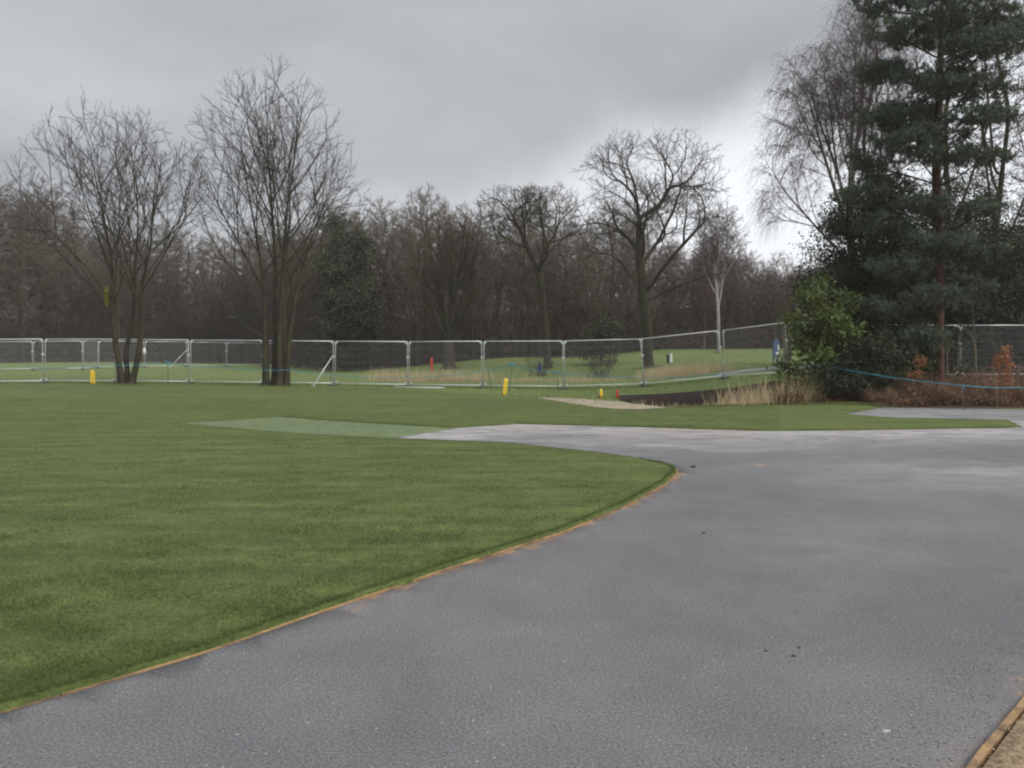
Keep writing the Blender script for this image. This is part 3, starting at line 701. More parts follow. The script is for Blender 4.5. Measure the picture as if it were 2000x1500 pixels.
x, y = -4.3, 54.0; put_tree('pollard_tree', 'bare pollard with short thick bole and upright stems, by the tall red stake', willow(), (x, y, gz(x, y)-.1))

def birch(seed, h, r, mats, n=420, lean=.4, fork=True, droop=.0, rb=.115):
    rng = np.random.default_rng(seed)
    S = [(None, 0, [(0, 0, 0), (-.05, 0, h*.25), (-.1-lean*.4, .1, h*.55), (-lean, .1, h*.9)])]
    if fork: S.append((0, -1, [(-.06, 0, h*.27), (.35, .1, h*.5), (.75, .2, h*.82)]))
    P, par = limbs(S, .35)
    P, par = ramify(P, par, [((0, 0, h*.68), (r, r, h*.38))], [(.38, .3, .55, .70, .9, .26, .05, .10), (.28, .12, .7, .55, .45, .2, .0, .14), (.28, .12, .7, .45, .3, .15, -.03, .16)], seed)
    return bare_tree_meshes('birch', P, par, .009, rb, mats, dict(per=1, length=.45, rmax=.012, rt=.0085, up=-.1, seed=seed), split=.03)
x, y = 14.7, 56.0; put_tree('birch_tree', 'white-barked birch with a forked stem at the edge of the far green', birch(31, 11.2, 2.3, (M_BARK_B, M_TWIG_B)), (x, y, gz(x, y)-.05))

def weeping():
    rng = np.random.default_rng(41); s = .02338
    def p(px, py, y=0): return ((px-1665)*s, y, (745-py)*s)
    S = [(None, 0, [p(1665, 745), p(1665, 560), p(1658, 420), p(1680, 260), p(1692, 120), p(1690, 30)]),
         (0, -1, [p(1660, 440), p(1630, 310, .5), p(1605, 230, .8), p(1592, 140, 1)]),
         (0, -1, [p(1662, 500), p(1630, 430, -.6), p(1590, 330, -1), p(1560, 230, -1.2), p(1530, 170, -1.3)]),
         (0, -1, [p(1664, 540), p(1610, 470, .6), p(1560, 400, 1.2), p(1520, 330, 1.6)]),
         (0, -1, [p(1658, 400), p(1645, 260, -1.2), p(1640, 120, -1.8), p(1650, 30, -2)]),
         (0, -1, [p(1664, 560), p(1700, 440, 1.5), p(1740, 330, 2.4), p(1760, 200, 2.8)]),
         (2, -1, [p(1590, 330), p(1545, 300, -1.5), p(1500, 300, -1.8)]),
         (3, -1, [p(1610, 470), p(1560, 450, .9), p(1510, 450, 1.1)])]
    P, par = limbs(S, .36)
    env = [(p(1600, 280), (3.0, 3.0, 4.4)), (p(1660, 120), (2.1, 2.0, 2.9)), (p(1565, 380), (2.2, 2.4, 2.8)), (p(1720, 250), (1.9, 2.4, 3.8))]
    P, par = ramify(P, par, env, [(.5, .25, .6, .5, 1.2, .30, .06, .08), (.40, .15, .75, .55, .55, .22, .0, .10), (.42, .15, .8, .5, .35, .18, -.05, .12)], 13)
    def strands(P, r, par):
        g = np.random.default_rng(14); idx = np.where((r < .0095) & (par >= 0))[0]; idx = g.choice(idx, 10500)
        b = P[idx]+g.normal(0, .05, (len(idx), 3)); d = nrm(nrm(P[idx]-P[par[idx]])*.8+g.normal(0, .45, (len(idx), 3)))
        V = []; F = []; o = 0; ln = g.uniform(.12, .30, len(idx))
        for k in range(5):
            d = nrm(d+np.array([0, 0, -.52])+g.normal(0, .12, d.shape)); e = b+d*ln[:, None]
            v, f = cones(b, e+d*.02, np.full(len(b), .0068-.0008*k)); V.append(v); F.append(f+o); o += len(v); b = e
        return np.concatenate(V), np.concatenate(F)
    return bare_tree_meshes('weeping_birch', P, par, .0075, .17, (M_BARK_W, M_TWIG_B), None, extra=strands, split=.03)
x, y = 15.55, 36.0; put_tree('weeping_birch', 'weeping birch with fine hanging purple twigs behind the pine', weeping(), (x, y, gz(x, y)-.05))

# ---- the wood beyond: a handful of forms, every tree its own object
def wood_tree(seed, h, r, mats, n=430, trop=.2, rb=.17):
    rng = np.random.default_rng(seed)
    S = [(None, 0, [(0, 0, 0), (rng.normal(0, .15), rng.normal(0, .15), h*.3), (rng.normal(0, .4), rng.normal(0, .4), h*.62), (rng.normal(0, .5), rng.normal(0, .5), h*.85)])]
    for k in range(4):
        a = rng.uniform(0, 6.28); z0 = h*rng.uniform(.18, .5); L = r*rng.uniform(.6, .95)
        S.append((0, -1, [(0, 0, z0), (math.cos(a)*L*.4, math.sin(a)*L*.4, z0+h*.12), (math.cos(a)*L, math.sin(a)*L, z0+h*.32)]))
    P, par = limbs(S, .42)
    att = np.r_[blob((0, 0, h*.66), (r, r, h*.36), n, rng, .1, h*.2), blob((0, 0, h*.42), (r*.85, r*.85, h*.28), n//3, rng, 0, h*.1)]
    P, par = colonize(att, P, par, .30, .38, (0, 0, trop), 80, .18, 2.6, seed+1)
    return bare_tree_meshes('wood_tree', P, par, .011, rb, mats, dict(per=3, length=.80, rmax=.032, rt=.0120, up=.25, seed=seed+2), split=.045)
forms = [wood_tree(51, 16, 3.6, (M_BARK_BG, M_TWIG_BG)), wood_tree(52, 17, 3.0, (M_BARK_BG, M_TWIG_BG)), wood_tree(53, 14, 3.9, (M_BARK_BG, M_TWIG_BG)), wood_tree(54, 15, 3.3, (M_BARK_BG, M_TWIG_BG)),
         wood_tree(55, 12, 2.3, (M_BARK_W, M_TWIG_RED), trop=.35, rb=.10), wood_tree(56, 13, 2.6, (M_BARK_W, M_TWIG_RED), trop=.3, rb=.11)]
protos = {}
def wood_label(px, row):
    spots = [(60, 'beyond the far steel fence'), (260, 'beyond the three-stemmed tree'), (480, 'beyond the slanting fence panels'), (640, 'beyond the mossy clump of stems'), (780, 'around the dark conical evergreen'), (960, 'behind the pollard'), (1150, 'behind the slender flat-topped tree'), (1290, 'behind the domed tree'), (1420, 'behind the white birch'), (1560, 'behind the blue sign'), (1800, 'behind the laurel'), (9999, 'behind the copse')]
    w = next(t for lim, t in spots if px < lim); kind = 'slim reddish bare tree' if 1290 <= px < 1800 else 'bare brown tree'
    return f'{kind} at the near edge of the wood, {w}' if row == 0 else f'{kind} deeper in the wood, {w}', f'wood {w}, '+('edge' if row == 0 else 'depth')
def wood_at(k, x, y, rz, s, row):
    loc = (x, y, gz(x, y)-.1); lab, grp = wood_label(1000+x/y*1540, row)
    if k not in protos:
        t = put_tree('woodland_tree', lab, forms[k], loc, rz, grp, scale=s); protos[k] = (t, [o for o in bpy.data.objects if o.parent == t])
    else:
        t = copy_tree(protos[k][0], loc, rz, (s,)*3, lab, protos[k][1]); t['group'] = grp
rng = np.random.default_rng(60)
def wood_edge(x): return 83-22*float(ss(-28, -12, x))
for row, (dy, spc, sc_) in enumerate([(1.5, 4.2, .78), (6, 4.2, .92), (11, 4.4, 1.0), (16, 4.6, 1.04), (22, 5.0, 1.08)]):
    x = -62.0
    while x < 62:
        y = wood_edge(x*60/66)+dy+rng.normal(0, 1.2)
        px = 1000+x/y*1540
        if px < 480: hs = float(np.interp(px, [-100, 0, 130, 230, 480], [1.36, 1.30, 1.10, .92, .86]))
        elif px < 760: hs = .92
        elif px < 1180: hs = .93-.06*(px-760)/420
        elif px < 1430: hs = .86-.16*(px-1180)/250
        else: hs = .64
        s = sc_*hs*rng.uniform(.88, 1.1)
        if 1290 < px < 1800: k = 4+int(rng.integers(0, 2)); s = s*1.05
        else: k = int(rng.integers(0, 4))
        if -260 < px < 2150: wood_at(k, x, y, rng.uniform(0, 6.28), s, row)
        x += spc*rng.uniform(.75, 1.25)*(.62 if k > 3 else 1)

def undergrowth():
    """the tangle of stems and dead leaf under the wood, read as one mass"""
    rng = np.random.default_rng(61)
    def spot(n, d0, d1, lo, hi, pw):
        x = rng.uniform(-70, 66, n); e = 84-22*ss(-28, -12, x*.92); y = e+rng.uniform(d0, d1, n)
        hum = .5+.25*np.sin(x*.37+1)+.15*np.sin(x*.91+y*.2)+.10*np.sin(x*2.3); top = lo+(hi-lo)*hum*np.clip((y-e+3)/12, .35, 1)
        return np.c_[x, y, H(x, y)+rng.uniform(0, 1, n)**pw*top]
    n = 170000; b = spot(n, -2.0, 24, 3, 11, 1.0); d = nrm(np.c_[rng.normal(0, .5, (n, 2)), rng.normal(.6, .45, n)])
    V, F = cones(b, b+d*rng.uniform(.6, 1.7, n)[:, None], rng.uniform(.008, .020, n))
    tag(link('undergrowth_stems', mesh_np('undergrowth_stems', V, F, 3, M_TWIG_BG)), 'brown tangle of stems under the bare wood', 'undergrowth', kind='stuff')
    b = spot(60000, -1.2, 24, 1.5, 6, 1.4); V, F = leaves(b, .26, None, rng, .5)
    tag(link('undergrowth_leaves', mesh_np('undergrowth_leaves', V, F, 3, M_BUSHLEAF)), 'dull brown brushwood filling the foot of the wood', 'undergrowth', kind='stuff')
undergrowth()

# ---- evergreens
DENS = 1.0
def evergreen(name, label, cat, loc, blobs, n_leaf, size, mat, seed, step=.34, kill=.5, per_spread=.28, rb=.14, stems=None, droop=.0, aspect=.45, bark_m=None):
    rng = np.random.default_rng(seed)
    S = stems or [(None, 0, [(0, 0, 0), (.05, .05, max(b[0][2]+b[1][2]*.4 for b in blobs)*.8)])]
    P, par = limbs(S, step)
    att = np.concatenate([blob(c, r, max(30, int(16*(r[0]*r[1]*r[2])**.66)), rng, .15, .15) for c, r in blobs])
    P, par = colonize(att, P, par, step, kill, (0, 0, .05), 80, .2, 3.0, seed)
    par = np.array(par); P2, r, main, ch = skeleton(P, par, .009, rb, 1)
    V, F = tubes_np(ch, 4); t = thing(name, label, cat, loc)
    link('trunk', mesh_np('trunk', V, F, 4, bark_m or M_BARK_O), t)
    tip = np.where((r < .03) & (par >= 0))[0]; pick = rng.choice(tip, n_leaf)
    off = rng.normal(0, per_spread, (n_leaf, 3))*np.array([1, 1, .75]); c = P2[pick]+off; c[:, 2] = np.maximum(c[:, 2], .05)
    V, F = leaves(c, size, nrm(off)*.8+np.array([0, 0, .1]), rng, aspect, droop)
    link('crown', mesh_np('crown', V, F, 3, mat), t); return t
def at(x, y): return (x, y, gz(x, y)-.03)
lr = np.random.default_rng(70); ends = [(-1.15, -.3, .7), (-1.25, 0, 1.75), (-.9, .2, 2.6), (-1.05, 0, 3.4), (-.65, -.2, 4.1), (-.15, 0, 4.45), (.3, .2, 3.7), (.8, .2, 4.0), (.4, -.6, 2.9), (-.3, -.7, 2.2), (-.6, -.7, 1.3), (.6, -.7, 1.9), (.9, .4, 3.1), (-.2, -.8, .7), (.9, -.5, 1.0), (1.3, 0, 2.4), (-.6, .5, 3.0), (-1.5, -.2, 1.3), (0, -.4, 3.3)]
lst = [(None, 0, [(0, 0, 0), (.1, 0, .5), (.15, .05, 1.0)])]+[(0, -1, [(.1, 0, .45), (e[0]*.35+lr.normal(0, .1), e[1]*.5, .4+e[2]*.5), e]) for e in ends]
evergreen('laurel_bush', 'bright green leafy laurel bush where the blue rope is tied', 'bush', at(10.5, 26.3), [(e, (.42, .42, .22+.1*(i % 3))) for i, e in enumerate(ends)], 9000, .18, M_LAUREL, 71, per_spread=.15, rb=.06, step=.22, kill=.26, stems=lst)
evergreen('evergreen_shrub', 'low dark evergreen shrub spreading over the bank beside the laurel', 'bush', at(11.2, 25.0),
          [((0, 0, .7), (1.4, .9, .75)), ((1.0, .3, .9), (1.2, .9, .8)), ((.5, .4, 1.6), (1.2, .8, .7))], 11000, .12, M_HOLLY, 72, per_spread=.18, rb=.05, step=.25, kill=.35)
evergreen('holly_tree', 'dark dense holly between the laurel bush and the pine trunk', 'tree', at(13.1, 29.0),
          [((0, 0, 4.2), (2.2, 2.0, 3.2)), ((-.8, -.2, 3.0), (1.6, 1.4, 2.2)), ((.3, 0, 6.9), (1.5, 1.6, 1.4)), ((.8, -.3, 2.2), (1.5, 1.3, 1.6)), ((2.4, -.2, 2.0), (1.2, 1.0, 1.7)), ((3.2, .2, 3.6), (1.0, 1.0, 1.2)), ((-.2, 0, 5.8), (1.9, 1.8, 1.5))], 60000, .115, M_HOLLY, 73, per_spread=.3)
evergreen('holly_tree', 'broad dark holly spreading behind the pine trunk and orange beech saplings', 'tree', at(18.2, 33.3),
          [((0, 0, 4.6), (2.6, 2.0, 3.0)), ((-1.8, 0, 6.4), (1.7, 1.7, 1.8)), ((.8, 0, 6.9), (2.0, 1.7, 1.4)), ((1.8, 0, 4.2), (1.6, 1.6, 2.4)), ((-1.5, 0, 4.4), (1.4, 1.4, 1.8)), ((.3, 1.2, 1.9), (3.0, .9, 1.5)), ((-.6, -2.2, 5.0), (2.0, 1.2, 1.2)), ((1.8, -2.0, 4.8), (1.6, 1.2, 1.1))], 56000, .115, M_HOLLY, 74, per_spread=.3)
evergreen('holly_tree', 'dark holly deep in the copse behind the bare ash stems', 'tree', at(23.0, 36.0),
          [((0, 0, 3.9), (2.8, 2.2, 3.9)), ((-2.2, 0, 3.4), (2.2, 1.8, 3.3)), ((2.5, 0, 3.4), (2.2, 1.8, 3.3))], 34000, .17, M_HOLLY, 75, per_spread=.32)
evergreen('holly_tree', 'shaded holly at the back of the copse behind the dense holly', 'tree', at(15.6, 36.0),
          [((0, 0, 2.6), (3.0, 1.6, 2.6)), ((2.6, 0, 2.4), (2.4, 1.6, 2.4)), ((4.2, 0, 2.4), (1.6, 1.4, 2.3))], 34000, .17, M_HOLLY, 76, per_spread=.34)
evergreen('holly_tree', 'low dark holly close behind the steel panel in the copse', 'tree', at(20.6, 33.2),
          [((0, 0, 1.3), (2.6, .9, 1.4)), ((-1.8, 0, 1.5), (1.6, .8, 1.4))], 22000, .13, M_HOLLY, 79, per_spread=.26)
evergreen('yew_tree', 'dark conical evergreen at the wood edge behind the mossy clump', 'tree', at(-12.6, 60.0),
          [((0, 0, 2.6), (2.7, 2.4, 2.2)), ((.2, 0, 5.2), (2.6, 2.3, 2.2)), ((-.5, 0, 7.8), (1.9, 1.8, 2.0)), ((-.9, 0, 10.4), (1.0, 1.0, 2.2)), ((1.0, 0, 8.8), (1.1, 1.1, 2.4)), ((.2, 0, 9.4), (1.2, 1.1, 1.6))], 30000, .24, M_CONIFER, 77, stems=[(None, 0, [(0, 0, 0), (0, 0, 6), (-.6, 0, 8.5), (-.9, 0, 11.6)]), (0, -1, [(0, 0, 5.5), (.8, 0, 8), (1.0, 0, 10.4)])], per_spread=.36, rb=.2, droop=.35, aspect=.4)
evergreen('holly_bush', 'small dark round evergreen under the wide domed tree', 'bush', at(6.0, 53.0),
          [((0, 0, 1.2), (1.9, 1.5, 1.2)), ((.3, 0, 2.4), (1.2, 1.1, .8))], 3000, .22, M_CONIFER, 78, per_spread=.3, rb=.1)

def pine():
    s = .01753; rng = np.random.default_rng(81)
    def p(px, py, y=0): return ((px-1836)*s, y, (740-py)*s)
    t = thing('pine_tree', 'tall pine with reddish trunk and blue-green needle pads behind the brambles', 'tree', at(14.64, 27.0))
    pads = [(1750, 45, 80, 26, -.3), (1850, 20, 80, 40, .6), (1725, 105, 55, 22, .4), (1800, 140, 80, 24, -.8), (1728, 208, 66, 24, -.2), (1820, 205, 70, 28, 1.0), (1770, 262, 95, 24, -.9),
            (1702, 285, 48, 22, .3), (1685, 352, 45, 14, -.4), (1765, 320, 55, 14, .9), (1925, 55, 80, 40, -.6), (1900, 130, 40, 20, .5), (1885, 215, 40, 14, -1.1), (1870, 110, 60, 26, 1.4), (1640, 358, 16, 8, -.2),
            (1830, -60, 110, 36, .2), (1750, -40, 60, 26, 1), (1900, -110, 90, 40, -.6), (1840, -170, 80, 40, .3), (1845, -240, 50, 36, 0), (1860, 60, 80, 30, -1.8), (1790, 80, 60, 24, 1.9), (1840, 150, 70, 24, 2.2), (1850, 240, 70, 22, -2.0), (1815, 25, 90, 30, -1.6), (1835, 175, 90, 26, -1.7), (1800, 300, 70, 18, -1.5), (1870, 300, 60, 18, -1.2), (1850, 110, 80, 26, -2.2), (1985, 30, 50, 34, .8), (1785, 385, 60, 18, -.9), (1880, 395, 60, 18, -.8), (1715, 420, 60, 22, -.3), (1800, 455, 70, 20, -1.1), (1735, 500, 66, 24, -.6), (1790, 560, 62, 24, -1.0), (1700, 575, 54, 24, -.4), (1885, 470, 60, 22, -.5), (1900, 540, 55, 20, .3), (1780, 640, 55, 22, -.9)]
    S = [(None, 0, [p(1836, 745), p(1834, 500), p(1830, 300), p(1838, 100), p(1842, -80), p(1845, -240)]),
         (0, -1, [p(1832, 330), p(1790, 285, -.2), p(1740, 315, -.3), p(1690, 350, -.4), p(1645, 356, -.2)])]
    for px, py, rx, rz, y in pads:
        S.append((0, -1, [p(1836, py+34+.12*abs(px-1836)), p((px+1836)/2, py+26, y*.6), p(px, py+8, y)]))
    P, par = limbs(S, .28)
    att = np.concatenate([blob(p(px, py, y), (rx*s, max(.55, rx*s*.75), max(rz*s, .2)), int(60+rx*2.6), rng) for px, py, rx, rz, y in pads])
    P, par = colonize(att, P, par, .16, .18, (0, 0, .08), 60, .2, 1.6, 82)
    par = np.array(par); P, r, main, ch = skeleton(P, par, .007, .165, 1)
    trunk = [c for c in ch if c[1][0] > .09]; rest = [c for c in ch if c[1][0] <= .09]
    V, F = tubes_np(trunk, 10); link('trunk', mesh_np('trunk', V, F, 4, M_BARK_P, True), t)
    V, F = tubes_np(rest, 4); link('branches', mesh_np('branches', V, F, 4, M_BARK_O), t)
    tip = np.where((r < .020) & (par >= 0) & (P[:, 2] > .9))[0]; tip = rng.choice(tip, int(len(tip)*.30), replace=False); k = 13
    sp = np.repeat(P[tip], k, 0)+rng.normal(0, .085, (len(tip)*k, 3))*[1, 1, .75]; d = nrm(rng.normal(0, .6, sp.shape)+np.array([0, 0, .6]))
    m = 13; b = np.repeat(sp, m, 0)+np.repeat(d, m, 0)*rng.uniform(0, .16, (len(sp)*m, 1)); a = nrm(np.repeat(d, m, 0)*.75+rng.normal(0, .65, b.shape)); L = rng.uniform(.08, .15, (len(b), 1))
    w = nrm(np.cross(a, rng.normal(0, 1, a.shape)))*.0125
    V = np.stack([b-w, b+w, b+a*L], 1).reshape(-1, 3); F = np.arange(len(V)).reshape(-1, 3)
    link('crown', mesh_np('crown', V, F, 3, M_NEEDLE), t)
pine()

# bare stems behind the pine, on the right
f_ash = wood_tree(91, 19, 2.3, (M_BARK_O, M_TWIG_O), n=380, trop=.45, rb=.16)
ash = []
for i, (x, y, rz, s_, lab) in enumerate([(20.6, 37, .3, 1.0, 'tall bare tree rising behind the broad holly, right of the pine'), (23.6, 38.5, 2.1, 1.06, 'tall bare tree at the back of the copse beyond the pine'), (24.6, 36, 4.0, .9, 'bare tree with steep dark limbs at the outer side of the copse'), (18.4, 40, 5.2, .98, 'tall bare tree between the weeping birch and the pine'), (27.5, 38.0, 1.0, 1.0, 'bare tree past the last fence panel behind the copse')]):
    loc = (x, y, gz(x, y)-.1)
    if i == 0: a0 = put_tree('ash_tree', lab, f_ash, loc, rz, 'bare trees of the copse'); kid0 = [o for o in bpy.data.objects if o.parent == a0]
    else: copy_tree(a0, loc, rz, (s_,)*3, lab, kid0)

# beech saplings with dead leaves, bare saplings
def sapling(name, label, loc, h, seed, leafy=None, lean=0.0, r=.016):
    rng = np.random.default_rng(seed)
    S = [(None, 0, [(0, 0, 0), (lean*.3, 0, h*.5), (lean, .05, h)])]
    for k in range(5):
        z0 = h*rng.uniform(.45, .85); a = rng.uniform(0, 6.28); L = h*rng.uniform(.14, .28)
        S.append((0, -1, [(lean*z0/h*.8, 0, z0), (lean*z0/h+math.cos(a)*L*.7, math.sin(a)*L*.7, z0+L*.9)]))
    P, par = limbs(S, .12); par = np.array(par); P, rr, main, ch = skeleton(P, par, .0045, r, 1)
    t = thing(name, label, 'sapling', loc); V, F = tubes_np(ch, 5)
    link('stem', mesh_np('stem', V, F, 4, simple('sapling_bark', (.13, .105, .07), (.22, .18, .12), 9, .9, .1)), t)
    if leafy:
        pts = np.concatenate([blob(c, q, n, rng) for c, q, n in leafy]); V, F = leaves(pts, .085, None, rng, .6, .3)
        link('leaves', mesh_np('leaves', V, F, 3, M_BEECH), t)
sapling('beech_sapling', 'beech sapling holding a bright orange mass of dead leaves by the fence', at(14.7, 23.6), 1.9, 101, [((.12, 0, 1.62), (.14, .14, .2), 90), ((-.05, 0, 1.42), (.24, .2, .16), 120), ((.2, 0, 1.25), (.16, .15, .14), 80), ((-.2, 0, 1.2), (.12, .12, .16), 60), ((.05, 0, 1.0), (.22, .2, .14), 90), ((.16, 0, .75), (.14, .14, .16), 50), ((-.1, 0, .6), (.2, .2, .2), 40), ((.1, 0, .35), (.25, .2, .2), 40)])
sapling('beech_sapling', 'beech sapling with sparse rusty leaves in front of the pine trunk', at(12.75, 24.6), 1.8, 102, [((0, 0, 1.25), (.22, .2, .22), 110), ((-.15, 0, .85), (.25, .2, .2), 90), ((.1, 0, .5), (.35, .2, .2), 80)], -.1)
sapling('bare_sapling', 'thin bare forked sapling before the steel fence panel', at(14.1, 23.9), 3.1, 103, None, -.12, .022)
sapling('bare_sapling', 'thin crooked bare sapling beside the forked one', at(13.35, 24.2), 2.0, 104, None, .05, .016)
sapling('bare_sapling', 'slim bare stem rising from the brambles beside the orange beech', at(14.25, 23.15), 1.2, 105, None, -.05, .013)

# ------------------------------------------------------------------ ground cover
def blades(name, label, cat, P, h, w, mat, lean=.35, seed=0, parent=None):
    rng = np.random.default_rng(seed); n = len(P); hh = (h*rng.uniform(.55, 1.25, n))[:, None]
    d = nrm(np.c_[rng.normal(0, lean, (n, 2)), np.ones(n)]); a = rng.uniform(0, 6.28, n); u = np.c_[np.cos(a), np.sin(a), np.zeros(n)]*(w*rng.uniform(.6, 1.2, n))[:, None]
    V = np.stack([P-u, P+u, P+d*hh], 1).reshape(-1, 3)
    o = link(name, mesh_np(name, V, np.arange(3*n).reshape(-1, 3), 3, mat), parent); return tag(o, label, cat, kind='stuff')
JOINTS = [(-25.3, 36.4), (-21.8, 36.7), (-18.55, 36.9), (-15.15, 37.0), (-11.6, 36.8), (-8.23, 36.45), (-4.70, 35.7), (-1.277, 34.6), (2.24, 33.85), (5.73, 34.2), (9.08, 33.6), (10.9, 30.9), (14.2, 31.6), (17.62, 31.0), (21.0, 31.4), (24.4, 31.0)]
def inside(x, y, poly):
    ins = np.zeros(len(x), bool)
    for i in range(len(poly)):
        a, b = poly[i], poly[(i+1) % len(poly)]
        ins ^= ((a[1] > y) != (b[1] > y)) & (x < (b[0]-a[0])*(y-a[1])/(b[1]-a[1]+1e-12)+a[0])
    return ins
def lawn_blades():
    rng = np.random.default_rng(111); n = 1500000
    y = 3.2+ (rng.uniform(0, 1, n)**2.0)*24; x = rng.uniform(-.75, .32, n)*(y+1.2); k = inside(x, y, turf); x, y = x[k], y[k]
    P = np.c_[x, y, H(x, y)+.030]; far = .6+.05*y
    c = rng.permutation(len(P))[:520000]; P = P[c]
    x, y = P[:, 0], P[:, 1]
    cl = np.sin(x*3.1+1.7*np.sin(y*2.3))*np.sin(y*3.7+1.3*np.sin(x*1.9))+.6*np.sin(x*9.1+y*4.0)*np.sin(y*11.3-x*3)
    row = np.sin((y-.25*x)*2*math.pi/.62+.5*np.sin(x*.8)); keep = rng.uniform(-1.5, 1.2, len(P)) < cl*.7+row*.35+.55
    h = (.026+.009*cl+.003*row)[keep]; P = P[keep]
    return blades('lawn_grass', 'short mown grass of the newly laid lawn', 'grass', P, np.clip(h, .010, .05), .0034, M_BLADE, .8, 112)
lawn_blades()
def edge_tufts():
    rng = np.random.default_rng(113); P = []
    B = np.array(LAWN_EDGE[:12]);
    for a, b in zip(B[:-1], B[1:]):
        L = np.linalg.norm(b-a); n = int(L*900); t = rng.uniform(0, 1, (n, 1)); nv = np.array([-(b-a)[1], (b-a)[0]])/L
        P.append(a+(b-a)*t+nv*np.abs(rng.normal(0, .03, (n, 1)))+nv*.03)
    P = np.concatenate(P); P = np.c_[P, H(P[:, 0], P[:, 1])+.02]
    blades('edge_grass', 'longer grass fringe along the timber edging', 'grass', P, .05, .003, M_BLADE, .6, 114)
edge_tufts()
def rough_blades():
    rng = np.random.default_rng(115); n = 110000
    y = rng.uniform(24, 62, n); x = rng.uniform(-.7, .55, n)*y; at_ = ground_attrs(x, y)
    k = ~inside(x, y, turf) & (at_['litter'] < .4) & (at_['soil'] < .4); x, y = x[k], y[k]
    blades('rough_grass', 'rougher grass beyond the new lawn and behind the fence', 'grass', np.c_[x, y, H(x, y)-.02], .075, .012, M_ROUGH, .5, 116)
    # longer fringe where turf meets the bank
    n = 6000; x = rng.uniform(5.2, 11, n); y = np.interp(x, [5.2, 7.8, 10.1, 11], [24.8, 25.1, 23.8, 23.2])+np.abs(rng.normal(0, .2, n))
    blades('bank_grass', 'pale uncut grass along the near lip of the ditch', 'grass', np.c_[x, y, H(x, y)-.01], .10, .007, M_ROUGH, .45, 117)
rough_blades()
M_SEED = leafmat('seedling_grass', (.165, .215, .118), (.240, .285, .170), .7, .2, .3, .8)
def seedlings():
    rng = np.random.default_rng(118); n = 60000; x = rng.uniform(-8.6, -1, n); y = rng.uniform(15.4, 20.8, n)
    k = inside(x+rng.normal(0, .05, n), y+rng.normal(0, .05, n), [(-2.5, 15.75)]+PALE_LOW+PALE_UP+[(-1.3, 17.7)]); x, y = x[k], y[k]
    blades('seedling_grass', 'pale thin new grass on the seeded strip', 'grass', np.c_[x, y, H(x, y)+.008], .028, .004, M_SEED, .6, 119)
seedlings()
def foot_tufts():
    rng = np.random.default_rng(120); P = []
    for x, y, r, n in [(-17.6, 36.0, .55, 900), (-10.55, 35.3, .7, 1100), (8.26, 48, .7, 500), (2.3, 52, .5, 350), (-4.3, 54, .6, 350), (14.7, 56, .3, 200)]+[(p[0], p[1], .2, 170) for p in JOINTS[:11]]+[(-19.3, 36.3, .1, 90), (-.29, 29.8, .1, 110), (3.25, 28.6, .1, 90), (4.0, 29.9, .1, 90)]:
        a = rng.uniform(0, 6.28, n); q = r*(.55+np.abs(rng.normal(0, .45, n))); P.append(np.c_[x+np.cos(a)*q, y+np.sin(a)*q])
    for p, q in zip(JOINTS[:10], JOINTS[1:11]):
        t = rng.uniform(0, 1, (520, 1)); P.append(np.array(p)+(np.array(q)-np.array(p))*t+rng.normal(0, .09, (520, 2)))
    P = np.concatenate(P); blades('foot_grass', 'longer grass left uncut round trunks, stakes and the fence foot', 'grass', np.c_[P, H(P[:, 0], P[:, 1])+.0], .13, .008, M_ROUGH, .45, 121)
def reeds(label, pts, h, seed, lean=.25, name='reeds', mat=None, w=.010): blades(name, label, 'reeds', pts, h, w, mat or M_REED, lean, seed)
def patch(n, xr, yf, sd, rng, clump=9):
    cx = rng.uniform(*xr, clump*4); x = rng.choice(cx, n)+rng.normal(0, .38, n); y = yf(x)+rng.normal(0, sd, n); k = (x > xr[0]-.6) & (x < xr[1]+.6); x, y = x[k], y[k]
    return np.c_[x, y, H(x, y)-.03]
rng = np.random.default_rng(120)
reeds('straw-coloured reeds along the stream before the pollard', patch(2800, (-8.2, -1.0), lambda x: stream_y(x)+1.5, .5, rng, 12), .72, 121)
reeds('pale dead grass on the stream bank below the slender tree', patch(900, (-.5, 5.0), lambda x: stream_y(x)-1.5, .35, rng, 8), .5, 122)
reeds('tall straw-coloured reeds behind the fence at the foot of the domed tree', patch(5200, (6.6, 10.2), lambda x: 38.4+0*x, .7, rng, 12), .62, 123)
reeds('bleached reeds at the end of the ditch beside the laurel', patch(1700, (7.0, 9.6), lambda x: 26.0+0*x, .5, rng, 8), 1.0, 124, .32)
reeds('thin dry stalks on the lip of the ditch', patch(260, (4.2, 7.0), lambda x: 25.5+0*x, .2, rng, 8), .26, 125, .4)
